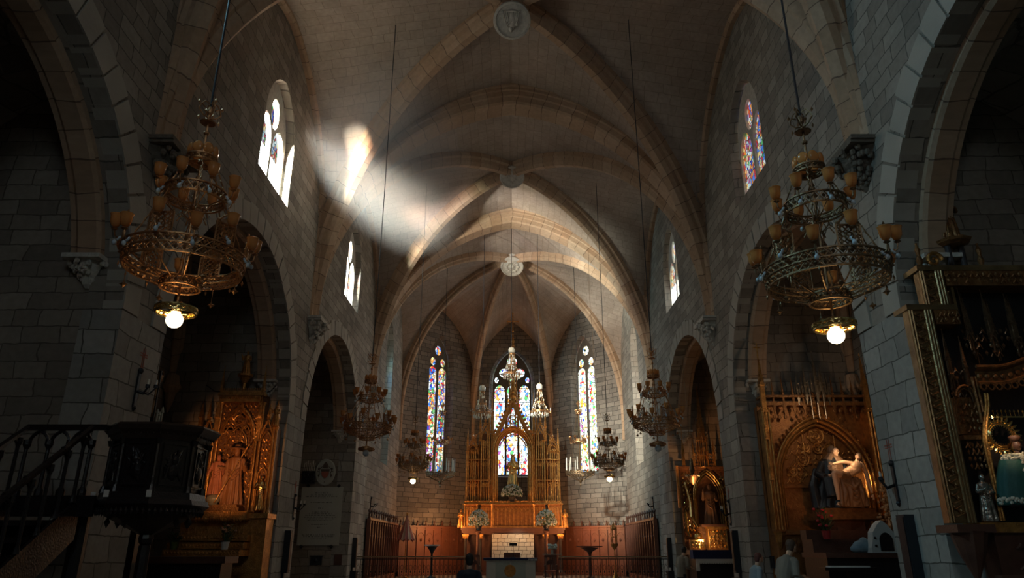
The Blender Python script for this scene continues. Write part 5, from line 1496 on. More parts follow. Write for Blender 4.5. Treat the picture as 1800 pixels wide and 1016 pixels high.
speaker('black column speaker on the second right pier, between the two lit side altars', W-.02, 19.95, 2.06, 1)
speaker('black column speaker at the left end of the altar rail', -W+.02, 28.35, 2.0, -1)
speaker('black column speaker at the right end of the altar rail', W-.02, 28.35, 2.0, 1)
# ---- inscribed slab and coat of arms
t = thing('inscribed_slab', 'pale stone slab with lines of engraved text, on the wall of the second left chapel', 'plaque', (-7.10,27.60,1.72))
mb = MB(); mb.box(-.77,.77,-.04,0,0,2.06); mb.build('slab', M['plaque'], t)
mb = MB(); rn = random.Random(9)
rows = [(1.84,.5),(1.77,.85),(1.71,1.2),(1.66,.3),(1.50,.8),(1.30,.2),(1.16,.6),(1.10,.85),(1.04,1.1),(.98,1.15),(.92,1.0),(.86,.9),(.72,.6),(.62,.15),(.36,1.2),(.30,1.1),(.22,.6)]
for z, w in rows:
    x = -w/2
    while x < w/2:
        l = rn.uniform(.04,.13); x2 = min(w/2, x+l)
        q = x
        while q < x2-.012:
            mb.box(q,q+.011,-.044,-.038,z-.014,z+rn.choice((.010,.016))); 
            if rn.random() < .6: mb.box(q,q+.02,-.044,-.038,z+rn.choice((-.014,0,.01)),z+rn.choice((-.014,0,.01))+.006)
            q += .023
        x = x2+.03
mb.build('inscription', M['ink'], t)
for x, z in ((-.55,2.10),(.6,2.10),(-.6,-.04),(.5,-.04)):
    mb = MB(); mb.octa((x,-.03,z), .075,.075); mb.build('fixing', M['iron'], t)
t = thing('coat_of_arms', 'oval white shield with a red and dark coat of arms above the inscribed slab', 'coat of arms', (-7.05,27.6,4.32))
mb = MB(); mb.M = Matrix.Rotation(radians(90),4,'X'); mb.lathe([(.40,0),(.40,.04),(.37,.06),(.36,.045),(.01,.045)], (0,0,0), 32, sx=.95, sy=1.22); mb.build('oval_shield', M['plaque'], t)
mb = MB(); sh = [(-.13,.08),(.13,.08),(.14,-.06),(.08,-.18),(0,-.23),(-.08,-.18),(-.14,-.06)]; mb.prism(sh, -.075, -.04); mb.build('red_field', M['red'], t)
mb = MB(); mb.prism([(-.09,.14),(.09,.14),(.10,.24),(.05,.33),(0,.38),(-.05,.33),(-.10,.24)], -.075, -.04)
mb.prism([(-.15,.02),(.15,.02),(.16,.11),(-.16,.11)], -.08,-.04)
for s in (-1,1):
    mb.tube([(s*.24,-.06,-.2),(s*.2,-.06,-.05),(s*.24,-.06,.10),(s*.12,-.06,.2)], .014, 4); mb.octa((s*.24,-.06,.12), .05,.06); mb.octa((s*.24,-.06,-.12), .035,.05); mb.tube([(s*.3,-.06,.04),(s*.2,-.06,.0)], .012, 4)
mb.octa((0,-.06,-.36), .02,.03)
mb.build('crest', simple('crest_brown', (.12,.08,.06), .7), t)
mb = MB(); mb.box(-.2,.2,-.1,0,0,.32); mb.box(-.24,.24,-.12,0,.28,.32); mb.octa((0,-.11,.15), .08,.1); o = mb.build('offering_box', M['iron']); o.location = (-7.1,27.6,1.05); tag(o, 'dark iron box on the wall under the inscribed slab', 'box')
mb = MB(); mb.box(-.14,.14,-.03,0,0,.36); mb.box(-.10,.10,-.035,-.03,.08,.16); o = mb.build('small_sign', M['darkwood']); o.location = (-6.32,27.6,1.05); tag(o, 'small dark framed sign low on the wall right of the iron box', 'sign')
t = thing('candle_rack', 'dark wall rack with thin pale candles, left of the oval coat of arms', 'candle rack', (-7.62,27.6,4.35))
mb = MB(); mb.box(-.26,.20,-.2,0,-.45,.0)
for k in range(16): mb.ell((R2.uniform(-.24,.2),-.2,R2.uniform(-.42,-.03)), .04,.03,.04, 6,5)
mb.build('rack', M['iron'], t)
for k in range(7):
    mb = MB(); mb.cyl((0,0,0),(.02,0,.30+.04*(k%3)), .010, n=5); o = mb.build('candle', M['wax'], t); o.location = (-.22+k*.065,-.15,0)
# wall lamp on the end pier
mb = MB(); mb.box(-.16,.16,-.12,0,0,.16); mb.box(-.2,.2,-.10,-.02,.02,.14); o = mb.build('emergency_lamp', M['iron']); o.location = (6.16+.55,27.58,2.58); tag(o, 'small dark box fixed to the stone left of the far right side altar', 'wall box')
# ------------------------------------------------------------------ right chapels
# ---- Pieta altarpiece
PX, PY = 7.86, 18.25
t = thing('side_altarpiece', 'gilded altarpiece whose pointed arch frames the mother and dead son, right chapel', 'altarpiece', (PX,PY,0))
mb = MB(); mb.box(-1.42,1.4,.35,.6,2.0,5.12); mb.box(-1.42,1.4,0,.6,0,2.0); mb.box(-1.46,1.42,-.1,.4,1.92,2.04)
tracery_panel(mb, -1.0, 1.0, -.01, 1.55, 1.9, 9, .012)
mb.box(-1.1,1.1,.28,.36,3.05,3.12)
mb.build('back_panel', M['midgold'], t)
mb = MB(); 
for (x,z,r,l) in ((0,4.35,.20,4),(0,4.02,.12,0),(-.42,3.75,.16,0),(-.72,3.45,.12,0),(.42,3.75,.16,4),(.3,4.05,.10,3),(-.3,4.05,.10,3)):
    roundel(mb, x,.33,z,r,.016,l); roundel(mb,x,.33,z,r*.45,.014,0)
mb.tube([(-.55,.33,3.18),(-.33,.33,3.45),(-.55,.33,3.72),(-.78,.33,3.45)], .014, 4, True); mb.tube([(-.55,.33,3.26),(-.40,.33,3.45),(-.55,.33,3.64),(-.70,.33,3.45)], .012, 4, True)
fret(mb, -.9,.9,.33,3.15,4.0,12,6,.011,R2,.75); fret(mb,-.55,.55,.33,4.0,4.5,8,4,.011,R2,.8)
for x in (-.35,.45): mb.tube([(x,.31,3.7),(x,.31,4.6)], .016, 5)
mb.build('gilded_reliefs', M['gold'], t)
mb = MB()
for hw, r, y, rise in ((1.06,.04,.22,1.42),(1.14,.05,.15,1.52),(1.22,.035,.08,1.62)):
    mb.tube(ppath(0,3.2,hw,rise,y,18), r, 6); mb.tube([(-hw,y,2.0),(-hw,y,3.2)], r, 6); mb.tube([(hw,y,2.0),(hw,y,3.2)], r, 6)
Q = ppath(0,3.2,1.27,1.7,.10,18)
for q in Q[1:-1:1]: crocket(mb, q, .045)
crocket(mb, (0,.1,5.05), .09)
mb.build('arch_moulding', M['gold'], t)
mb = MB()
mb.box(-1.38,1.36,.1,.5,5.1,5.2); mb.box(-1.38,1.36,.05,.5,5.3,5.36)
for i in range(9):
    x = -1.05+i*.26
    pinnacle(mb, x, .12, 5.05, .055, .35, .42); mb.frus(x,.12,4.86,5.05,.01,.06)
    if i < 8: mb.tube(ppath(x+.13,4.98,.11,.22,.1,6), .014, 4)
fret(mb, -1.3,1.3,.12,4.72,5.05,18,2,.014,R2,.6)
mb.build('pinnacle_cornice', M['darkgold'], t)
mb = MB()
for (x,y,s) in ((0,-.15,1),(-.22,0,.75),(.22,0,.75),(-.40,.1,.55),(.40,.1,.55)):
    pinnacle(mb, x, y, 5.35-.1*(1-s), .09*s, .35*s, .75*s); mb.frus(x,y,5.1,5.35,.02,.09)
    for k in range(6):
        a = pi*k/3; pinnacle(mb, x+.12*s*cos(a), y+.12*s*sin(a), 5.4, .035*s, .22*s, .35*s, False)
    roundel(mb, x, y-.08, 5.62, .06*s, .01, 0)
for x, s in ((-.16,1),(.17,1),(0,1.2)): mb.tube([(x,-.1,4.72),(x,-.1,5.5)], .016*s, 5)
mb.build('canopy', simple('silvered_gilding', (.36,.30,.22), .3, metal=.8, var=.4, nscale=9, bump=.4, dirt=(.08,.05,.03)), t)
# tall buttress pinnacle on the left
mb = MB()
for x in (-1.42,-1.34,-1.27): shafts(mb, [x], -.02, 2.0, 5.0, .03)
mb.box(-1.42,-1.26,.0,.4,2.0,5.0); pinnacle(mb, -1.36, .0, 4.9, .12, .7, .8); mb.tube([(-1.36,0,6.3),(-1.36,0,6.75)], .02, 5); mb.tube([(-1.45,0,6.62),(-1.27,0,6.62)], .02, 5)
for z in (3.2,4.2): pinnacle(mb, -1.40, -.06, z, .07, .25, .4)
mb.lathe([(.02,-.4),(.1,-.25),(.14,-.05),(.16,0)], (-1.36,-.02,2.0), 8); mb.build('buttress', M['gold'], t); mb = MB()
for x in (1.3,1.38): shafts(mb, [x], -.02, 2.0, 5.0, .03)
mb.box(1.26,1.4,.0,.4,2.0,5.0); pinnacle(mb, 1.32, .0, 4.9, .12, .7, .8)
mb.build('buttress', M['gold'], t)
# group of the two figures
gx, gy, gz = PX+.06, PY-.42, 2.40
mb = MB(); mb.box(-.68,.68,-.42,.3,-.08,.0); mb.box(-.60,.62,-.38,.28,0,.10); mb.box(-.74,.74,-.46,.34,-.16,-.08); o = mb.build('plinth', M['darkgold']); o.location = (gx,gy,gz); tag(o, 'carved gilt platform under the mother and dead son group', 'plinth')
mb = MB(); mb.box(-.3,.36,-.3,.22,2.04,gz-.16); mb.box(-.3,.36,-.3,.22,0,2.04); mb.lathe([(.5,1.96),(.62,2.2),(.7,2.24)], (0,0,0), 12, sy=.6); o = mb.build('statue_pedestal', M['darkwood']); o.location = (gx,gy,0); tag(o, 'dark pedestal below the platform of the mother and son statue', 'pedestal')
robeblue = simple('dark_blue_mantle', (.014,.016,.021), .45, var=.4, nscale=6, bump=.2)
grp = thing('mother_statue', 'seated mourning mother in dark mantle and brown veil, holding her dead son', 'statue', (gx,gy,gz+.10))
mb = MB()
def fo(w, j): return 1+.10*cos(8*w+j*.7)+.05*cos(13*w)
mb.lathe([(.50,0),(.50,.05),(.44,.25),(.40,.5),(.36,.62)], (.0,-.02,0), 40, fo, sx=1.05, sy=.75)
mb.tube([(-.10,.12,.5),(-.14,.10,.8),(-.08,.04,1.10),(-.02,.0,1.22)], [.30,.25,.21,.10], 14)
mb.tube([(-.05,.02,.62),(-.30,-.25,.60),(-.30,-.30,.25)], [.2,.17,.15], 10); mb.tube([(.05,.02,.60),(.26,-.25,.58),(.28,-.30,.2)], [.2,.17,.15], 10)
mb.tube([(-.26,.05,1.08),(-.42,.0,.80),(-.36,-.22,.72)], [.11,.12,.08], 10)
mb.tube([(.12,.0,1.06),(.20,-.10,.86),(.26,-.25,.84)], [.10,.10,.07], 10)
mb.tube([(-.45,.1,.95),(-.55,.12,.55),(-.52,.08,.0)], [.06,.12,.14], 8)
o = mb.build('mantle', robeblue, grp); remesh(o, .016)
mb = MB(); mb.ell((.0,.05,1.36), .115,.13,.15, 12,9); mb.tube([(-.02,.05,1.25),(-.1,.04,1.1),(-.2,0,.95)], [.12,.17,.10], 10); mb.tube([(.02,.03,1.25),(.08,-.02,1.1),(.1,-.05,1.0)], [.10,.14,.08], 10)
for k in range(5): mb.tube([(-.22,-.14,1.08-k*.045),(-.05,-.20,1.02-k*.05),(.12,-.16,1.08-k*.045)], .02, 5)
o = mb.build('veil', simple('brown_veil', (.16,.09,.05), .5, var=.3, bump=.2), grp); remesh(o, .014)
mb = MB(); mb.M = Matrix.Translation((.035,-.055,1.34)) @ Matrix.Rotation(radians(32),4,'Z') @ Matrix.Rotation(radians(16),4,'X')
mb.ell((0,0,0), .072,.078,.10, 14,10); mb.ell((0,-.082,-.012), .012,.02,.022, 6,5); mb.ell((0,-.062,-.055), .028,.018,.010, 8,5); mb.tube([(-.045,-.066,.024),(0,-.078,.03),(.045,-.066,.024)], .009, 5); mb.ell((0,-.055,-.078), .032,.026,.022, 8,5)
mb.M = None; mb.tube([(.03,-.02,1.30),(.0,.02,1.18)], .05, 8)
def hand(mb, p, d, up, s=1.0, side=1):
    """palm at p pointing along d, back towards up; five fingers"""
    p = Vector(p); d = Vector(d).normalized(); up = Vector(up).normalized(); w = d.cross(up).normalized()
    mb.tube([p-d*.03*s, p+d*.035*s], [.028*s,.034*s], 8)
    for k in range(4):
        b = p+d*.05*s+w*((k-1.5)*.018*s); L = (.055,.066,.062,.048)[k]*s
        mb.tube([b-d*.02*s, b+d*L*.5-up*.004*s, b+d*L*.9-up*.022*s], [.0095*s,.009*s,.007*s], 6)
    b = p+w*side*.03*s; mb.tube([b, b+w*side*.022*s+d*.022*s-up*.008*s, b+w*side*.025*s+d*.05*s-up*.02*s], [.011*s,.010*s,.008*s], 6)
hand(mb, (-.30,-.30,.76), (1,-.2,-.1), (0,-1,.3)); hand(mb, (.24,-.34,.82), (-.6,-.3,-.2), (0,-1,.4), side=-1)
o = mb.build('face_and_hands', M['skin'], grp); remesh(o, .007)
sn = thing('son_statue', 'pale half-naked dead son lying across the mother statue\'s knees, arm hanging down', 'statue', (gx,gy,gz+.10))
mb = MB()
mb.tube([(.0,-.34,.74),(.14,-.36,.82),(.30,-.38,.93),(.37,-.36,1.02)], [.115,.12,.15,.10], 14)     # trunk
mb.ell((.30,-.46,.97), .15,.09,.10, 12,8); mb.ell((.14,-.43,.86), .11,.08,.08, 10,7); mb.ell((.46,-.34,1.02), .07,.07,.07, 8,6); mb.ell((.20,-.44,1.02), .065,.06,.06, 8,6)
mb.tube([(.37,-.36,1.02),(.40,-.36,1.12)], [.055,.05], 8)
mb.tube([(.47,-.36,1.02),(.55,-.38,.78),(.57,-.38,.56),(.60,-.40,.34)], [.055,.048,.042,.028], 10); hand(mb, (.605,-.40,.28), (.1,-.05,-1), (.2,-1,0))
mb.tube([(.20,-.44,1.02),(.02,-.48,1.05),(-.10,-.48,1.04),(-.26,-.46,1.00)], [.052,.046,.04,.028], 10); hand(mb, (-.31,-.45,.96), (-.5,-.1,-.8), (-.4,-1,0))
mb.tube([(.0,-.34,.72),(-.14,-.44,.78),(-.28,-.50,.80)], [.10,.085,.062], 10); mb.tube([(-.28,-.50,.80),(-.25,-.48,.5),(-.24,-.46,.18)], [.062,.06,.034], 10)
mb.tube([(.0,-.28,.72),(-.10,-.36,.74),(-.20,-.42,.74)], [.10,.08,.06], 10); mb.tube([(-.20,-.42,.74),(-.16,-.40,.45),(-.14,-.38,.16)], [.06,.056,.034], 10)
for fx, fy, fz in ((-.24,-.46,.12),(-.14,-.38,.10)):
    mb.tube([(fx,fy+.02,fz),(fx-.06,fy-.06,fz-.04),(fx-.09,fy-.09,fz-.05)], [.034,.034,.022], 8)
    for k in range(5): mb.tube([(fx-.08+.012*(k-2),fy-.09-.008*(k-2),fz-.05),(fx-.10+.012*(k-2),fy-.12-.008*(k-2),fz-.055)], .008, 5)
o = mb.build('body', M['skin'], sn); remesh(o, .009)
mb = MB(); mb.M = Matrix.Translation((.43,-.36,1.19)) @ Matrix.Rotation(radians(-18),4,'Z') @ Matrix.Rotation(radians(16),4,'Y') @ Matrix.Rotation(radians(-14),4,'X')
mb.ell((0,0,0), .068,.08,.095, 14,10); mb.ell((0,-.084,-.01), .012,.02,.024, 6,5); mb.tube([(-.04,-.066,.026),(0,-.08,.03),(.04,-.066,.026)], .009, 5); mb.ell((0,-.062,-.05), .026,.016,.009, 8,5)
mb.M = None; mb.tube([(.40,-.36,1.10),(.43,-.36,1.17)], .045, 8); o = mb.build('head', M['skin'], sn); remesh(o, .008)
mb = MB(); mb.M = Matrix.Translation((.43,-.36,1.19)) @ Matrix.Rotation(radians(-18),4,'Z') @ Matrix.Rotation(radians(16),4,'Y') @ Matrix.Rotation(radians(-14),4,'X')
mb.ell((0,.032,.022), .078,.078,.09, 12,8); mb.tube([(.06,.03,.0),(.075,.03,-.08),(.06,.03,-.14)], [.025,.028,.015], 7); mb.ell((0,-.045,-.088), .036,.03,.028, 8,6); o = mb.build('hair_and_beard', M['darkwood'], sn); remesh(o, .01)
mb = MB(); mb.tube([(.12,-.36,.78),(.0,-.36,.74),(-.10,-.42,.78)], [.135,.12,.10], 14); 
for k in range(6): mb.tube([(.30-.05*k,-.40,.70-.0*k),(.18-.02*k,-.44,.46-.05*k),(-.02+.02*k,-.42,.50-.06*k),(-.12,-.40,.62-.05*k)], .035, 6)
for k in range(9): mb.tube([(.34-.06*k,-.42,.66),(.36-.065*k+.03*(k%2),-.50-.04*(k%2),.34),(.40-.075*k,-.50+.03*(k%2),.03)], [.03,.042,.05], 7)
for k in range(4): mb.tube([(.36,-.44,.60-.12*k),(.15,-.56,.44-.12*k),(-.06,-.46,.58-.11*k)], .032, 6)
mb.tube([(.25,-.38,.6),(.22,-.40,.2),(.2,-.38,.02)], [.10,.14,.18], 10); mb.tube([(.0,-.36,.6),(.02,-.38,.2),(.02,-.36,.02)], [.12,.14,.18], 10)
o = mb.build('loincloth', simple('brown_drapery', (.26,.13,.06), .5, var=.35, nscale=7, bump=.2), sn); remesh(o, .014)
# altar in front with its objects
t = thing('side_altar_table', 'dark altar counter below the mother and son statue, with tall front', 'altar', (7.9,16.5,0))
mb = MB(); mb.box(-1.25,1.25,-.45,.9,1.42,1.52); mb.build('tabletop', M['darkwood'], t)
mb = MB(); mb.box(-1.2,1.2,-.35,.9,0,1.42); mb.build('body', M['blackwood'], t)
mb = MB(); mb.box(-1.2,1.2,.3,.9,1.52,1.80); mb.box(-1.2,1.2,.6,.95,1.80,2.0); mb.build('step', M['darkwood'], t)
t = thing('tabernacle_shrine', 'small white house-shaped shrine with dark arched door, on the right chapel altar', 'shrine', (7.98,16.25,1.52))
prof = [(-.30,0),(.30,0),(.30,.10),(.24,.30),(.22,.42),(.10,.58),(0,.66),(-.10,.58),(-.22,.42),(-.24,.30),(-.30,.10)]
mb = MB(); mb.prism(prof, -.12, .12); mb.build('house', M['cloth_white'], t)
mb = MB(); P = ppath(0.03,.25,.14,.16,0,8); mb.prism([(-.11,.04),(.17,.04)]+[(p[0],p[2]) for p in reversed(P)], -.135, -.118); 
for z in (.14,.30): mb.cyl((-.2,-.135,z),(-.2,-.118,z), .025, n=10)
mb.build('door', M['blackwood'], t)
mb = MB(); mb.ell((0,0,.12), .20,.14,.14, 14,8); mb.ell((-.1,.0,.08), .16,.12,.09, 10,7); mb.ell((.06,.0,.22), .1,.1,.1, 10,7); o = mb.build('draped_cloth', simple('pale_blue_cloth', (.25,.36,.42), .8, var=.3)); o.location = (7.60,16.42,1.52); remesh(o,.02); tag(o, 'pale blue cloth bundle behind the small white shrine', 'cloth')
t = potplant('plant with red flowers in a red pot, left on the right chapel altar', (6.95,16.6,1.80), simple('red_pot',(.4,.03,.03),.5), M['flower_red'], .5)
bq = thing('flower_vase', 'pale dried-flower arrangement right of the mother and son statue', 'flowers', (8.75,17.3,2.0))
mb = MB(); mb.lathe([(.06,0),(.08,.1),(.05,.25),(.07,.3)], (0,0,0), 10); mb.build('vase', M['brass'], bq)
mb = MB(); rn = random.Random(4)
for k in range(120):
    a = rn.uniform(0,6.28); r = rn.uniform(0,.26); z = rn.uniform(.2,1.1); r *= (1.25-z*.9); mb.ell((r*cos(a),r*sin(a)*.6,z), .035,.035,.03, 6,4)
for k in range(8): mb.tube([(0,0,.25),(.1*cos(k),.1*sin(k),.7),(.14*cos(k),.1*sin(k),1.15)], .005, 3)
mb.build('blossoms', simple('dried_flowers', (.45,.30,.16), .8, var=.3), bq)
t = thing('notice_board', 'dark slanted book stand with a pale edge, in front of the right chapel altar', 'stand', (6.95,15.6,0))
mb = MB(); mb.box(-.55,.55,-.02,.35,1.18,1.24); mb.box(-.5,.5,-.03,-.02,1.22,1.24); mb.box(-.04,.04,.1,.2,0,1.18); mb.build('stand', M['blackwood'], t)
mb = MB(); mb.box(-.42,.38,.0,.26,1.24,1.27); mb.build('papers', M['cloth_white'], t)
mb = MB(); mb.box(-.2,.22,-.12,.12,0,.28); o = mb.build('candle_box', M['iron']); o.location = (6.75,18.0,1.1-.0); o.location = (6.60,18.75,1.15); tag(o, 'black box on the stone beside the walking person, right chapel', 'box')
# ---- far right side altar: saint in a glowing niche
FX, FY = 7.10, 27.0
t = thing('side_altarpiece', 'narrow gilded altarpiece with a very tall spire and standing saint, far right chapel', 'altarpiece', (FX,FY,0))
mb = MB(); mb.box(-.85,.85,.25,.58,0,4.45); mb.box(-.9,.9,.1,.58,4.35,4.48); mb.build('back_panel', M['backgold'], t)
mb = MB()
for hw, r, y, rise in ((.42,.03,.10,.75),(.48,.035,.04,.85),(.54,.025,.0,.95)): mb.tube(ppath(.08,3.4,hw,rise,y,14), r, 6); mb.tube([(.08-hw,y,2.3),(.08-hw,y,3.4)], r, 6); mb.tube([(.08+hw,y,2.3),(.08+hw,y,3.4)], r, 6)
fret(mb,-.8,-.45,.22,2.2,4.3,3,14,.022,R2,.9); fret(mb,.6,.84,.22,2.2,4.3,2,14,.022,R2,.9)
mb.tube([(-.75,0,3.9),(-.6,-.02,3.2),(-.62,-.04,2.7),(-.42,-.06,2.35)], [.05,.05,.06,.04], 7); mb.tube([(-.8,0,2.8),(-.78,0,2.2),(-.7,-.05,2.0)], .05, 6)
mb.build('niche_arch', M['goldleaf'], t)
mb = MB()
for k in range(8):
    a = pi*k/4; x, y = .08+.20*cos(a), .25+.16*sin(a)
    mb.tube([(x,y,4.4),(x,y,5.6)], .018, 5); pinnacle(mb, x, y, 4.75, .05, .3, .5, False); pinnacle(mb, .08+.13*cos(a), .25+.11*sin(a), 5.5, .035, .3, .4, False)
    mb.tube([(.08+.12*cos(a),.25+.10*sin(a),5.5),(.08+.06*cos(a),.25+.06*sin(a),6.6),(.08,.25,7.55)], [.018,.015,.01], 4)
    for q in range(9): crocket(mb, (.08+(.10-.009*q)*cos(a), .25+(.09-.008*q)*sin(a), 5.8+q*.18), .018)
for z, r in ((4.45,.3),(4.9,.22),(5.45,.2),(5.9,.12),(6.3,.1)): mb.tube([(.08+r*cos(pi*k/4),.25+r*.8*sin(pi*k/4),z) for k in range(8)], .02, 5, True)
for z in (5.1,5.4,5.7,6.0): roundel(mb, .08,.08,z,.06,.012,0)
for s in (-1,1): pinnacle(mb, .08+s*.38,.12,4.5,.08,.4,.6); fret(mb, min(.08+s*.12,.08+s*.36), max(.08+s*.12,.08+s*.36), .1, 4.5, 5.0, 3, 4, .012, R2, .9)
mb.build('spire', M['gold'], t)
mb = MB(); mb.box(-1.02,-.94,0,.1,3.0,4.5)
pinnacle(mb, -.72, .0, 4.5, .1, .45, .55); mb.tube([(-.72,0,5.5),(-.72,0,5.9)], .012, 4); mb.build('side_finial', M['gold'], t)
statue('saint_statue', 'dark robed saint statue standing in the niche of the far right altarpiece', brownrobe, (FX+.12,FY-.0,2.42), 1.40, R2, arms='bless', folds=10)
mb = MB(); mb.box(-.45,.4,-.3,.2,0,.08); o = mb.build('plinth', M['darkwood']); o.location = (FX+.12,FY-.02,2.34); tag(o, 'dark ledge under the robed saint in the far right altarpiece', 'plinth')
t = thing('tabernacle', 'richly carved gold tabernacle box shining below the far right saint', 'tabernacle', (FX+.22,FY-.12,1.56))
mb = MB(); mb.box(-.34,.34,-.16,.12,0,.74); mb.box(-.38,.38,-.2,.12,.70,.78); mb.build('box', M['gold'], t)
mb = MB(); fret(mb,-.30,.30,-.17,.05,.68,5,6,.016,R2,.95); mb.tube(ppath(0,.35,.18,.25,-.18,10), .018, 5); mb.tube([(-.31,-.17,0),(-.31,-.17,.7)], .02, 5); mb.tube([(.31,-.17,0),(.31,-.17,.7)], .02, 5); mb.build('door_relief', M['goldleaf'], t)
mb = MB(); mb.box(-.28,.22,-.12,.1,0,.34); fret(mb,-.26,.2,-.13,.04,.32,4,3,.016,R2,.95); o = mb.build('reliquary_chest', M['goldleaf']); o.location = (FX-.50,FY-.2,1.56); tag(o, 'small orange-gold chest with arched front, left of the gold tabernacle', 'chest')
mb = MB(); mb.lathe([(.02,0),(.12,.02),(.16,.1),(.13,.2),(.04,.26)], (0,0,0), 14); o = mb.build('gilt_bowl', M['goldleaf']); o.location = (FX-.45,FY-.15,1.90); tag(o, 'shiny gilt bowl standing on the small orange-gold chest', 'bowl')
t = thing('side_altar_table', 'altar table with dark cloth and white lace hem, below the far right saint', 'altar', (FX,25.9,0))
mb = MB(); mb.box(-.95,1.0,-.2,1.0,1.40,1.56); mb.build('tabletop', M['darkwood'], t)
mb = MB(); mb.box(-.97,1.02,-.24,.2,1.28,1.57); mb.build('dark_cloth', M['cloth_blue'], t)
mb = MB(); mb.box(-.85,1.0,-.255,-.235,1.16,1.28)
for i in range(22): mb.ell((-.81+i*.083,-.245,1.16), .042,.01,.04, 8,5)
mb.box(-.9,-.78,-.27,-.24,.9,1.28); mb.build('lace_hem', M['cloth_white'], t)
mb = MB(); mb.box(-.85,.95,-.1,.95,0,1.4); mb.build('body', M['blackwood'], t)
t = thing('hanging_lamp', 'small pale-rimmed hanging sanctuary lamp left of the tall spire', 'lamp', (6.32,25.6,4.0))
mb = MB(); mb.lathe([(.02,-.3),(.08,-.22),(.2,-.02),(.24,.02),(.2,.03),(.05,0)], (0,0,0), 16); mb.build('bowl', M['brassdark'], t)
mb = MB()
for k in range(14): mb.octa((.235*cos(2*pi*k/14),.235*sin(2*pi*k/14),.0), .022,.035)
mb.build('rim_beads', M['marble'], t)
mb = MB(); mb.lathe([(.05,.05),(.1,.2),(.05,.4),(.02,.6)], (0,0,0), 10)
for k in range(3):
    a = 2*pi*k/3; mb.tube([(.22*cos(a),.22*sin(a),.02),(.02*cos(a),.02*sin(a),1.0)], .006, 3)
mb.tube([(0,0,1.0),(0,0,4.2)], .008, 4); mb.build('chain', M['brassdark'], t)
# ---- near right altarpiece with the robed Madonna
NX, NY = 7.55, 9.95
silver = simple('silvered_relief', (.45,.42,.36), .25, metal=.8, var=.4, nscale=8, bump=.6, bscale=25, dirt=(.12,.07,.04))
t = thing('side_altarpiece', 'very large dark gilded altarpiece with stepped carved frame, in the nearest right chapel', 'altarpiece', (NX,NY,0))
mb = MB(); mb.box(-1.2,1.6,.28,.38,1.85,5.5); mb.build('back_panel', M['blackwood'], t)
mb = MB()
def frame_strip(x, z0, z1, w):
    mb.box(x, x+w, -.02, .12, z0, z1); 
    for d in (0,.04): mb.cyl((x+d+.02,-.03,z0),(x+d+.02,-.03,z1), .018, n=6)
    for d in (w-.09,w-.05,w-.01): mb.cyl((x+d,-.04,z0),(x+d,-.04,z1), .022, n=7)
frame_strip(-1.73, 1.92, 4.93, .34); frame_strip(-1.45, 4.97, 5.56, .34)
mb.box(-1.75,-1.0,-.06,.32,4.90,4.98); mb.box(-1.48,1.6,-.06,.32,5.52,5.60); mb.box(-1.0,-.96,0,.32,4.9,5.55)
mb.build('frame', simple('gilt_frame', (.50,.33,.16), .3, metal=.85, var=.3, nscale=5, bump=.3, dirt=(.14,.08,.04)), t)
mb = MB(); rn = random.Random(8)
for (x, z0, z1) in ((-1.58,2.0,4.85),(-1.31,5.02,5.5)):
    z = z0
    while z < z1:
        if z == 5.02 and mb.v: mb.build('vine_carving', M['darkgold'], t); mb = MB()
        mb.tube([(x-.06,-.03,z),(x+.06,-.045,z+.05),(x-.05,-.045,z+.1),(x+.05,-.03,z+.15)], .016, 4); mb.octa((x+.02,-.04,z+.07), .03,.04); mb.octa((x-.05,-.035,z+.12), .024,.03); z += .17
mb.build('vine_carving', M['darkgold'], t)
mb = MB(); mb.box(-1.36,-1.0,-.05,.3,4.68,4.90); fret(mb,-1.36,-1.0,-.06,4.70,4.88,6,2,.012,R2,.95); mb.build('carved_frieze', M['darkgold'], t); mb = MB(); mb.box(-1.08,1.6,-.05,.3,5.28,5.52); fret(mb,-1.08,1.6,-.06,5.31,5.50,30,2,.013,R2,.95)
mb.build('carved_frieze', M['darkgold'], t)
mb = MB(); mb.box(-1.36,1.6,-.08,.3,1.86,1.93); mb.box(-1.5,1.6,-.12,.3,1.80,1.86); mb.build('sill', M['gold'], t)
# forest of hanging pinnacles
mb = MB()
for (x0, x1, zt, n) in ((-1.30,-1.0,4.62,4),(-.95,1.5,5.22,22)):
    for i in range(n):
        x = x0+(x1-x0)*(i+.5)/n; y = .02+.12*(i%3); z = zt-.25*rn.random()
        pinnacle(mb, x, y, z-.62, .05, .22, .45, True); mb.frus(x, y, z-.62-.16, z-.62, .01, .055); mb.cyl((x,y-.02,z-.9),(x,y-.02,z-.4), .012, n=5)
        mb.tube(ppath(x,z-.75,.05,.1,y-.04,5), .01, 4)
    fret(mb, x0, x1, .08, zt-1.0, zt-.55, int((x1-x0)/.09), 4, .012, R2, .8)
mb.build('hanging_pinnacles', simple('dark_canopy_gilding', (.26,.16,.09), .28, metal=.8, var=.5, nscale=14, bump=.4, dirt=(.05,.03,.02)), t)
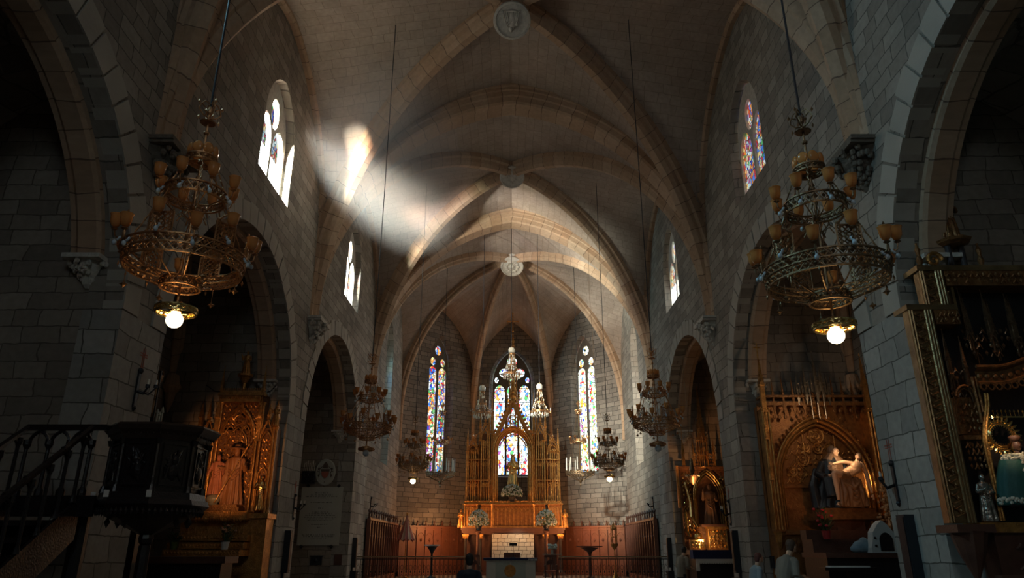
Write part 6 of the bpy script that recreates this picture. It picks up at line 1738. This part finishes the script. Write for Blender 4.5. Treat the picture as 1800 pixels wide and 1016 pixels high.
# wavy baldachin over the main niche
mb = MB(); n = 24; vs = []; 
def wz(k): x = -1.02+k*.11; return x, 3.93+.16*(.5-.5*cos(min(1,max(0,(x+.75)/.7))*pi))
for k in range(n):
    x, z = wz(k)
    for (y, dz) in ((-.18,.10),(-.20,.05),(-.14,.02),(-.14,-.12),(-.17,-.14),(-.17,-.17)): vs.append((x,y,z+dz))
fs = []
for k in range(n-1):
    for j in range(5): fs.append((k*6+j,(k+1)*6+j,(k+1)*6+j+1,k*6+j+1))
mb.add(vs, fs)
for k in range(n-1):
    x, z = wz(k); mb.tube([(x+.055+.045*cos(q*pi/5),-.17,z-.20+.045*sin(q*pi/5)) for q in range(10)], .014, 4, True); mb.ell((x+.05,-.15,z-.05), .04,.02,.04, 6,5)
mb.tube([(wz(k)[0],-.19,wz(k)[1]+.08) for k in range(n)], .025, 6)
mb.build('baldachin', M['darkgold'], t)
# left bay: clock-like arch, shelf, inner frame
mb = MB(); mb.tube(ppath(-1.13,3.62,.14,.16,.0,10), .02, 5); mb.tube(ppath(-1.13,3.62,.10,.12,.02,10), .012, 4); mb.box(-1.28,-.98,.05,.28,3.1,3.62); mb.box(-1.3,-1.06,-.02,.28,3.02,3.08)
fret(mb,-1.28,-.94,.02,2.62,3.0,5,4,.012,R2,.95); fret(mb,-1.26,-.98,.02,3.12,3.55,4,4,.012,R2,.95)
mb.cyl((-1.0,-.02,3.25),(-1.0,-.02,3.9), .022, n=6); mb.cyl((-.95,-.02,3.4),(-.95,-.02,3.9), .022, n=6)
mb.build('side_bay', M['darkgold'], t)
mb = MB(); 
for d in (0,.035): mb.tube([(-1.05+d,-.04,1.95),(-1.05+d,-.04,3.0),(-1.0+d,-.04,3.2),(-.90+d,-.04,3.5),(-.88+d,-.04,3.66)], .02, 6)
mb.build('niche_frame', M['gold'], t)
# base
mb = MB(); mb.box(-1.2,1.6,-.05,.3,0,1.82); mb.box(-1.3,1.6,-.2,0,1.2,1.28)
for z in (.4,.75,1.0,1.35,1.6):
    for i in range(14): mb.tube([(-.95+i*.18,-.06,z),(-.90+i*.18,-.09,z+.06),(-.85+i*.18,-.06,z)], .016, 4); mb.ell((-.9+i*.18,-.07,z+.02), .03,.02,.03, 6,5)
mb.lathe([(.02,1.2),(.08,1.35),(.16,1.55),(.22,1.78),(.24,1.82)], (-1.5,.0,0), 10); mb.box(-1.75,-1.25,-.2,.3,1.80,1.90)
mb.build('altar_base', M['darkwood'], t)
# statues of this altarpiece
md = thing('robed_madonna', 'Madonna in wide green lace-edged cape with sunburst halo, nearest right altarpiece', 'statue', (NX-.66,NY-.10,2.04))
mb = MB(); mb.lathe([(.42,0.1),(.42,.14),(.36,.45),(.27,.68),(.20,.76),(.10,.78)], (0,0,0), 36, lambda w,j: 1+.03*cos(12*w), sy=.55); mb.build('cape', simple('green_cape', (.010,.075,.06), .6, var=.3, nscale=5, bump=.2), md, smooth=True)
mb = MB(); rn = random.Random(6)
for k in range(26):
    a = rn.uniform(-.08,.08); z = .12+k*.026; r = .42-.22*max(0,(z-.1)/.75)
    for q in range(5): mb.ell((a+rn.uniform(-.06,.06)*(1.6-z), -r*.55-.01, z), .02,.012,.02, 6,4)
for k in range(60):
    w = -pi+pi*k/59; mb.ell((.415*cos(w), .415*.55*sin(w)-.005, .14+rn.uniform(-.02,.05)), .024,.018,.024, 6,4)
for k in range(50):
    w = -pi+pi*k/49; mb.ell((.24*cos(w), .24*.55*sin(w)-.01, .71+rn.uniform(-.03,.03)), .024,.018,.024, 6,4)
mb.lathe([(.225,.74),(.23,.765),(.10,.78)], (0,0,0), 24, sy=.6)
mb.build('lace_trim', simple('ivory_lace', (.62,.55,.42), .7, var=.3, nscale=40, bump=.3), md)
mb = MB(); mb.ell((0,-.01,.88), .055,.06,.075, 12,9); mb.ell((0,-.068,.875), .009,.014,.016, 6,5); mb.tube([(0,0,.74),(0,0,.84)], .035, 8); mb.ell((.09,-.12,.72), .04,.04,.05, 8,6); mb.lathe([(.05,.93),(.075,1.0),(.05,1.02)], (0,0,0), 10)
mb.build('head_and_crown', M['darkwood'], md, smooth=True)
mb = MB(); c0 = (-.09,.12,1.04)
for r_ in (.15,.175,.205): mb.tube([(c0[0]+r_*cos(2*pi*k/32),c0[1],c0[2]+r_*sin(2*pi*k/32)) for k in range(32)], .014, 5, True)
for k in range(24):
    a = 2*pi*k/24; p0 = Vector((c0[0]+.2*cos(a),c0[1],c0[2]+.2*sin(a))); p1 = Vector((c0[0]+.29*cos(a),c0[1],c0[2]+.29*sin(a))); mb.tube([p0,(p0+p1)/2,p1], [.012,.022,.004], 5); mb.ell(p0, .014,.014,.014, 6,4)
    mb.tube([(c0[0]+.12*cos(a),c0[1],c0[2]+.12*sin(a)), (c0[0]+.17*cos(a),c0[1],c0[2]+.17*sin(a))], .008, 4)
mb.build('sunburst_halo', M['goldleaf'], md)
mb = MB(); mb.cyl((0,0,0),(0,0,.11), .10, n=10); mb.box(-.34,.34,-.16,.16,.08,.11); mb.build('stand', M['blackwood'], md)
mb = MB()
for k in range(18):
    x = -.75+k*.06; mb.cyl((x,.05,0),(x,.05,.05), .006, n=4); mb.octa((x,.05,.07), .018,.025)
mb.box(-.78,.5,.04,.06,-.02,0); o = mb.build('gilt_gallery', M['goldleaf'], t); o.location = (-.1,0.05,3.36)
statue('angel_statue', 'dark angel statue with silver skirt in the left bay of the nearest right altarpiece', silver, (NX-1.18,NY-.02,1.94), .62, R2, arms='hold', folds=7)
cl = thing('twin_column_pedestal', 'pair of short dark columns under the bishop statue, on top of the nearest right altarpiece', 'pedestal', (NX-.74,NY+.1,5.60))
for d in (-.1,.1):
    mb = MB(); mb.cyl((d,0,0),(d,0,.38), .045, n=12); mb.cyl((d,0,0),(d,0,.05), .07, n=12); mb.build('column', M['marble_dark'], cl)
mb = MB(); mb.lathe([(.16,.38),(.24,.42),(.26,.46),(.2,.48)], (0,0,0), 8); mb.build('cap', M['darkgold'], cl)
bs = statue('bishop_statue', 'small bishop statue holding up a crucifix, highest on the nearest right altarpiece', M['darkgold'], (NX-.74,NY+.1,6.08), .78, R2, arms='bless')
mb = MB(); mb.cyl((-.14,-.1,.3),(-.14,-.1,1.3), .014, n=6); mb.cyl((-.30,-.1,1.12),(.02,-.1,1.12), .016, n=6)
mb.tube([(-.14,-.13,1.14),(-.14,-.13,.95),(-.12,-.12,.8)], [.03,.028,.012], 6); mb.tube([(-.28,-.12,1.16),(-.14,-.13,1.1),(0,-.12,1.16)], .012, 5); mb.ell((-.14,-.13,1.19), .026,.026,.03, 8,6)
mb.build('crucifix', M['brass'], bs)
for x in (-1.38,-.45):
    mb = MB(); mb.lathe([(.06,0),(.03,.05),(.05,.12),(.025,.2),(.04,.3),(.015,.36),(.02,.4)], (0,0,0), 10); o = mb.build('finial', M['darkgold'], t); o.location = (x,0,5.58)
mb = MB()
for q in range(14): pass
mb.tube([(-.62+.13*(1-q/18)*cos(q*.55)-.55, -.02, 5.70+.13*(1-q/18)*sin(q*.55)) for q in range(18)], [.035-.0012*q for q in range(18)], 6); o = mb.build('scroll', M['gold'], t)
# ------------------------------------------------------------------ visitors
def person(label, loc, rz, h, coat, hair, trousers, bend=0, arm='down', skinm=None):
    t = thing('person', label, 'person', loc, rz)
    B = lambda z: -bend*max(0, z-.55)**1.3            # forward lean (towards -y)
    mb = MB()
    for s in (-1,1):
        mb.tube([(s*.05*h,0,.50*h),(s*.055*h,-.01*h,.28*h),(s*.055*h,.01*h,.05*h)], [.052*h,.038*h,.026*h], 10)
        mb.tube([(s*.055*h,.02*h,.025*h),(s*.06*h,-.10*h,.018*h)], [.026*h,.022*h], 8)
    o = mb.build('trousers', trousers, t); remesh(o, .016)
    mb = MB()
    P = lambda x, y, z: (x*h, (y+B(z))*h, z*h)
    mb.tube([P(0,0,.44),P(0,0,.55),P(0,.01,.65),P(0,.005,.76),P(0,0,.82)], [.088*h,.085*h,.092*h,.095*h,.05*h], 14)
    for s in (-1,1):
        mb.ell(P(s*.085,0,.775), .05*h,.045*h,.042*h, 10,7)
        if arm == 'fwd': e = P(s*.13,-.03,.62); w = P(s*.08,-.17,.60)
        else: e = P(s*.145,.01,.62); w = P(s*.145,-.05,.48)
        mb.tube([P(s*.105,0,.775), e], [.042*h,.036*h], 9); mb.tube([e, w], [.036*h,.026*h], 9)
    o = mb.build('jacket', coat, t); remesh(o, .014)
    mb = MB(); mb.tube([P(0,0,.80),P(0,-.01,.87)], .036*h, 8)
    hc = Vector(P(0,-.02,.925))
    mb.ell(hc, .045*h,.056*h,.066*h, 14,10); mb.ell(hc+Vector((0,-.058*h,-.008*h)), .008*h,.014*h,.015*h, 6,5); mb.ell(hc+Vector((0,-.043*h,-.045*h)), .02*h,.018*h,.014*h, 8,5)
    for s in (-1,1): mb.ell(hc+Vector((s*.047*h,.004*h,-.005*h)), .007*h,.012*h,.018*h, 6,5)
    mb.tube([hc+Vector((-.03*h,-.046*h,.014*h)),hc+Vector((0,-.056*h,.018*h)),hc+Vector((.03*h,-.046*h,.014*h))], .006*h, 5)
    for s in (-1,1):
        if arm == 'fwd': w = Vector(P(s*.075,-.185,.60)); d = Vector((0,-1,.1))
        else: w = Vector(P(s*.145,-.055,.465)); d = Vector((0,-.15,-1))
        mh = MB(); hand(mh, w, d, (s,0,0.0) if arm != 'fwd' else (0,0,1), h*.95, 1); oh = mh.build('hand', skinm or M['skin'], t); remesh(oh, .005)
    o = mb.build('head', skinm or M['skin'], t); remesh(o, .007)
    mb = MB(); mb.ell(hc+Vector((0,.014*h,.018*h)), .054*h,.058*h,.062*h, 14,9); mb.ell(hc+Vector((0,.035*h,-.02*h)), .046*h,.035*h,.05*h, 10,7)
    o = mb.build('hair', hair, t); remesh(o, .011)
    return t
paleblue = simple('pale_blue_jacket', (.32,.42,.48), .8, var=.15, bump=.1); beige = simple('beige_coat', (.30,.27,.22), .85, var=.15, bump=.1); navy = simple('navy_jacket', (.02,.035,.06), .8, var=.2, bump=.1)
rh = simple('reddish_hair', (.16,.06,.05), .7, bump=.2); dh = simple('dark_hair', (.03,.025,.022), .6, bump=.2); jn = simple('dark_trousers', (.03,.035,.05), .8, bump=.1)
person('person with reddish hair and pale blue jacket walking past the second right pier', (5.40,17.0,0), pi/2+.1, 1.52, paleblue, rh, jn, .25)
person('person in greenish beige coat leaning towards the far right side altar', (5.45,24.6,0), pi/2+.7, 1.68, beige, dh, jn, .5, 'fwd')
person('person in a beige coat bending forward at the altar of the mother and son statue', (5.30,14.9,0), pi/2+.5, 1.78, beige, simple('brown_hair', (.10,.06,.04), .7, bump=.2), jn, .55, 'fwd')
person('dark-haired person in a navy jacket seen from behind, left of the marble altar', (-.78,14.0,0), pi+.1, 1.52, navy, dh, jn, .1)
# cable end with hook hanging from the vault on the right
mb = MB(); mb.tube([(0,0,0),(-.04,0,-3),(.05,0,-6),(.02,0,-7.5),(.25,0,-8.4)], .008, 4); o = mb.build('loose_cable', M['brassdark']); o.location = (3.35,28.6,14.95); tag(o, 'thin loose cable hanging from the vault, in front of the right apse', 'cable')
# ------------------------------------------------------------------ light
w = bpy.data.worlds.new('world'); S.world = w; w.use_nodes = True
w.node_tree.nodes['Background'].inputs[0].default_value = (.35,.55,.8,1); w.node_tree.nodes['Background'].inputs[1].default_value = .6
def lamp(name, typ, loc, e, col, size=.1, target=None, spot=None, blend=.5, sy=None):
    l = bpy.data.lights.new(name, typ); l.energy = e; l.color = col
    if typ == 'AREA':
        l.shape = 'RECTANGLE'; l.size = size; l.size_y = sy or size
    else: l.shadow_soft_size = size
    if spot: l.spot_size = radians(spot); l.spot_blend = blend
    o = bpy.data.objects.new(name, l); COL.objects.link(o); o.location = loc
    if target is not None:
        o.rotation_euler = (Vector(target)-Vector(loc)).to_track_quat('-Z','Y').to_euler()
    return o

bg = w.node_tree.nodes['Background']; bg.inputs[0].default_value = (.35,.5,.7,1); bg.inputs[1].default_value = .25
COOL = (.62,.82,1.0); TEAL = (.32,.76,1.0); DAY = (.95,.97,.9); WARM = (1,.44,.15); AMB = (1,.62,.34)
def daylight_fill(name, x, y, z, n, e, col, soft=.7, down=.5, d=1.6, spot=140, dy=0):
    n = Vector(n).normalized(); c = Vector((x,y,z)); loc = c - n*d + Vector((0,dy,down))
    return lamp(name, 'SPOT', loc, e, col, soft, target=c, spot=spot, blend=.3)
daylight_fill('daylight_fill', -W, 5.9, 11.7, (1,0,0), 6000, TEAL)  # spot at the unseen front-bay window, added to tint the right pier
daylight_fill('daylight_fill', W, 5.9, 11.7, (-1,0,0), 120, AMB)  # same unseen bay on the right, weak added fill
daylight_fill('daylight_fill', -W, 15.9, 11.7, (1,0,0), 350, DAY)
daylight_fill('daylight_fill', -W, 25.1, 11.7, (1,0,0), 600, TEAL)
daylight_fill('daylight_fill', -W, 33.95, 9, (1,0,0), 6000, TEAL, .7, 1.2)
daylight_fill('daylight_fill', W, 15.9, 11.7, (-1,0,0), 100, AMB)
daylight_fill('daylight_fill', W, 25.1, 11.7, (-1,0,0), 500, DAY)
daylight_fill('daylight_fill', W, 33.95, 9, (-1,0,0), 1400, COOL, .7, 1.2)
daylight_fill('daylight_fill', 4.15, 40.15, 9.4, (-1,-1,0), 600, COOL, .7, 1.0)
daylight_fill('daylight_fill', -4.15, 40.15, 9.4, (1,-1,0), 250, COOL, .7, 1.0)
daylight_fill('daylight_fill', 0, 42, 9.4, (0,-1,0), 900, COOL, .7, 1.0)
# sunlight thrown up by the roof outside, through the first left window
lamp('sun_bounce', 'SPOT', (-7.9,12.5,11.6), 95000, (1,.97,.86), .42, target=(-3.9,20.4,12.0), spot=50, blend=.5)
lamp('sun_bounce', 'SPOT', (-8.2,23.2,10.1), 50000, (.95,1,.9), .4, target=(-1.8,28.4,14.6), spot=50, blend=.5)
vm, vt, _, vL = nt('sunlit_dust'); vo = N(vt,'ShaderNodeOutputMaterial'); vs_ = N(vt,'ShaderNodeVolumeScatter')
vs_.inputs['Anisotropy'].default_value = -.2; vs_.inputs['Color'].default_value = (.9,.97,1,1); vL.new(vs_.outputs[0], vo.inputs['Volume'])
tcv = N(vt,'ShaderNodeTexCoord'); dv = N(vt,'ShaderNodeVectorMath'); dv.operation = 'DIVIDE'; dv.inputs[1].default_value = (2.5,5.4,1.9); vL.new(tcv.outputs['Object'], dv.inputs[0])
gv = N(vt,'ShaderNodeTexGradient'); gv.gradient_type = 'SPHERICAL'; vL.new(dv.outputs[0], gv.inputs[0]); vL.new(mth(vt,'MULTIPLY', gv.outputs['Fac'], .20), vs_.inputs['Density'])
mb = MB(); mb.ell((0,0,0), 2.5, 5.4, 1.9, 24, 14); hz = mb.build('dust_haze', vm, loc=(-3.4,18.8,12.3)); tag(hz, 'hazy dust in the sunbeam from the first left window', 'haze', kind='stuff')
# lamps of the altars, plus added fill lights
lamp('altar_lamp_left', 'SPOT', (-6.25,14.0,2.3), 460, WARM, .08, target=(-7.0,18.4,3.7), spot=36, blend=.8)
lamp('altar_lamp_pieta', 'SPOT', (6.6,15.8,4.8), 620, (1,.66,.36), .05, target=(8.22,17.8,3.42), spot=17, blend=.6)
lamp('altar_lamp_pieta_wide', 'SPOT', (7.0,15.2,2.4), 26, WARM, .1, target=(7.8,18.2,3.4), spot=80, blend=.9)
lamp('altar_lamp_far_right', 'POINT', (6.75,26.45,1.95), 28, (1,.60,.26), .06)
lamp('altar_lamp_far_right_top', 'SPOT', (6.3,25.2,3.4), 130, WARM, .06, target=(7.1,27,5.2), spot=70, blend=.8)
lamp('altar_lamp_high_left', 'SPOT', (-3.6,36.6,1.0), 620, WARM, .12, target=(-.8,39.6,4.6), spot=75, blend=.8)
lamp('altar_lamp_high_right', 'SPOT', (3.6,36.6,1.0), 620, WARM, .12, target=(.8,39.6,4.6), spot=75, blend=.8)
lamp('altar_lamp_high_front', 'SPOT', (0,35.5,.8), 110, WARM, .12, target=(0,39.6,3.5), spot=80, blend=.8)
lamp('altar_lamp_blocks', 'SPOT', (.3,38.2,2.6), 25, (1,.85,.6), .06, target=(.3,39.6,1.6), spot=80, blend=.8)
lamp('altar_lamp_near_right', 'SPOT', (6.9,9.3,4.9), 10, WARM, .06, target=(6.9,9.9,3.0), spot=90, blend=.9)
lamp('halo_fill', 'SPOT', (6.6,9.3,3.7), 45, (1,.75,.45), .04, target=(6.9,9.95,2.9), spot=50, blend=.8)  # added spot to brighten the sunburst halo

lamp('apse_lamp_left', 'POINT', (-3.3,38.6,2.6), 120, WARM, .1)
lamp('apse_lamp_right', 'POINT', (3.3,38.6,2.6), 95, WARM, .1)

lamp('canopy_fill', 'POINT', (7.6,17.2,5.0), 14, (1,.7,.45), .1)  # added fixtureless point light that lifts the dark canopy

daylight_fill('daylight_fill', 0, -6.2, 10.2, (0,1,0), 900, (.80,.92,1), .8, 0, 1.5, 120)  # fill spot behind the added west window, lifts bosses and arch fronts
S.view_settings.exposure = -.1
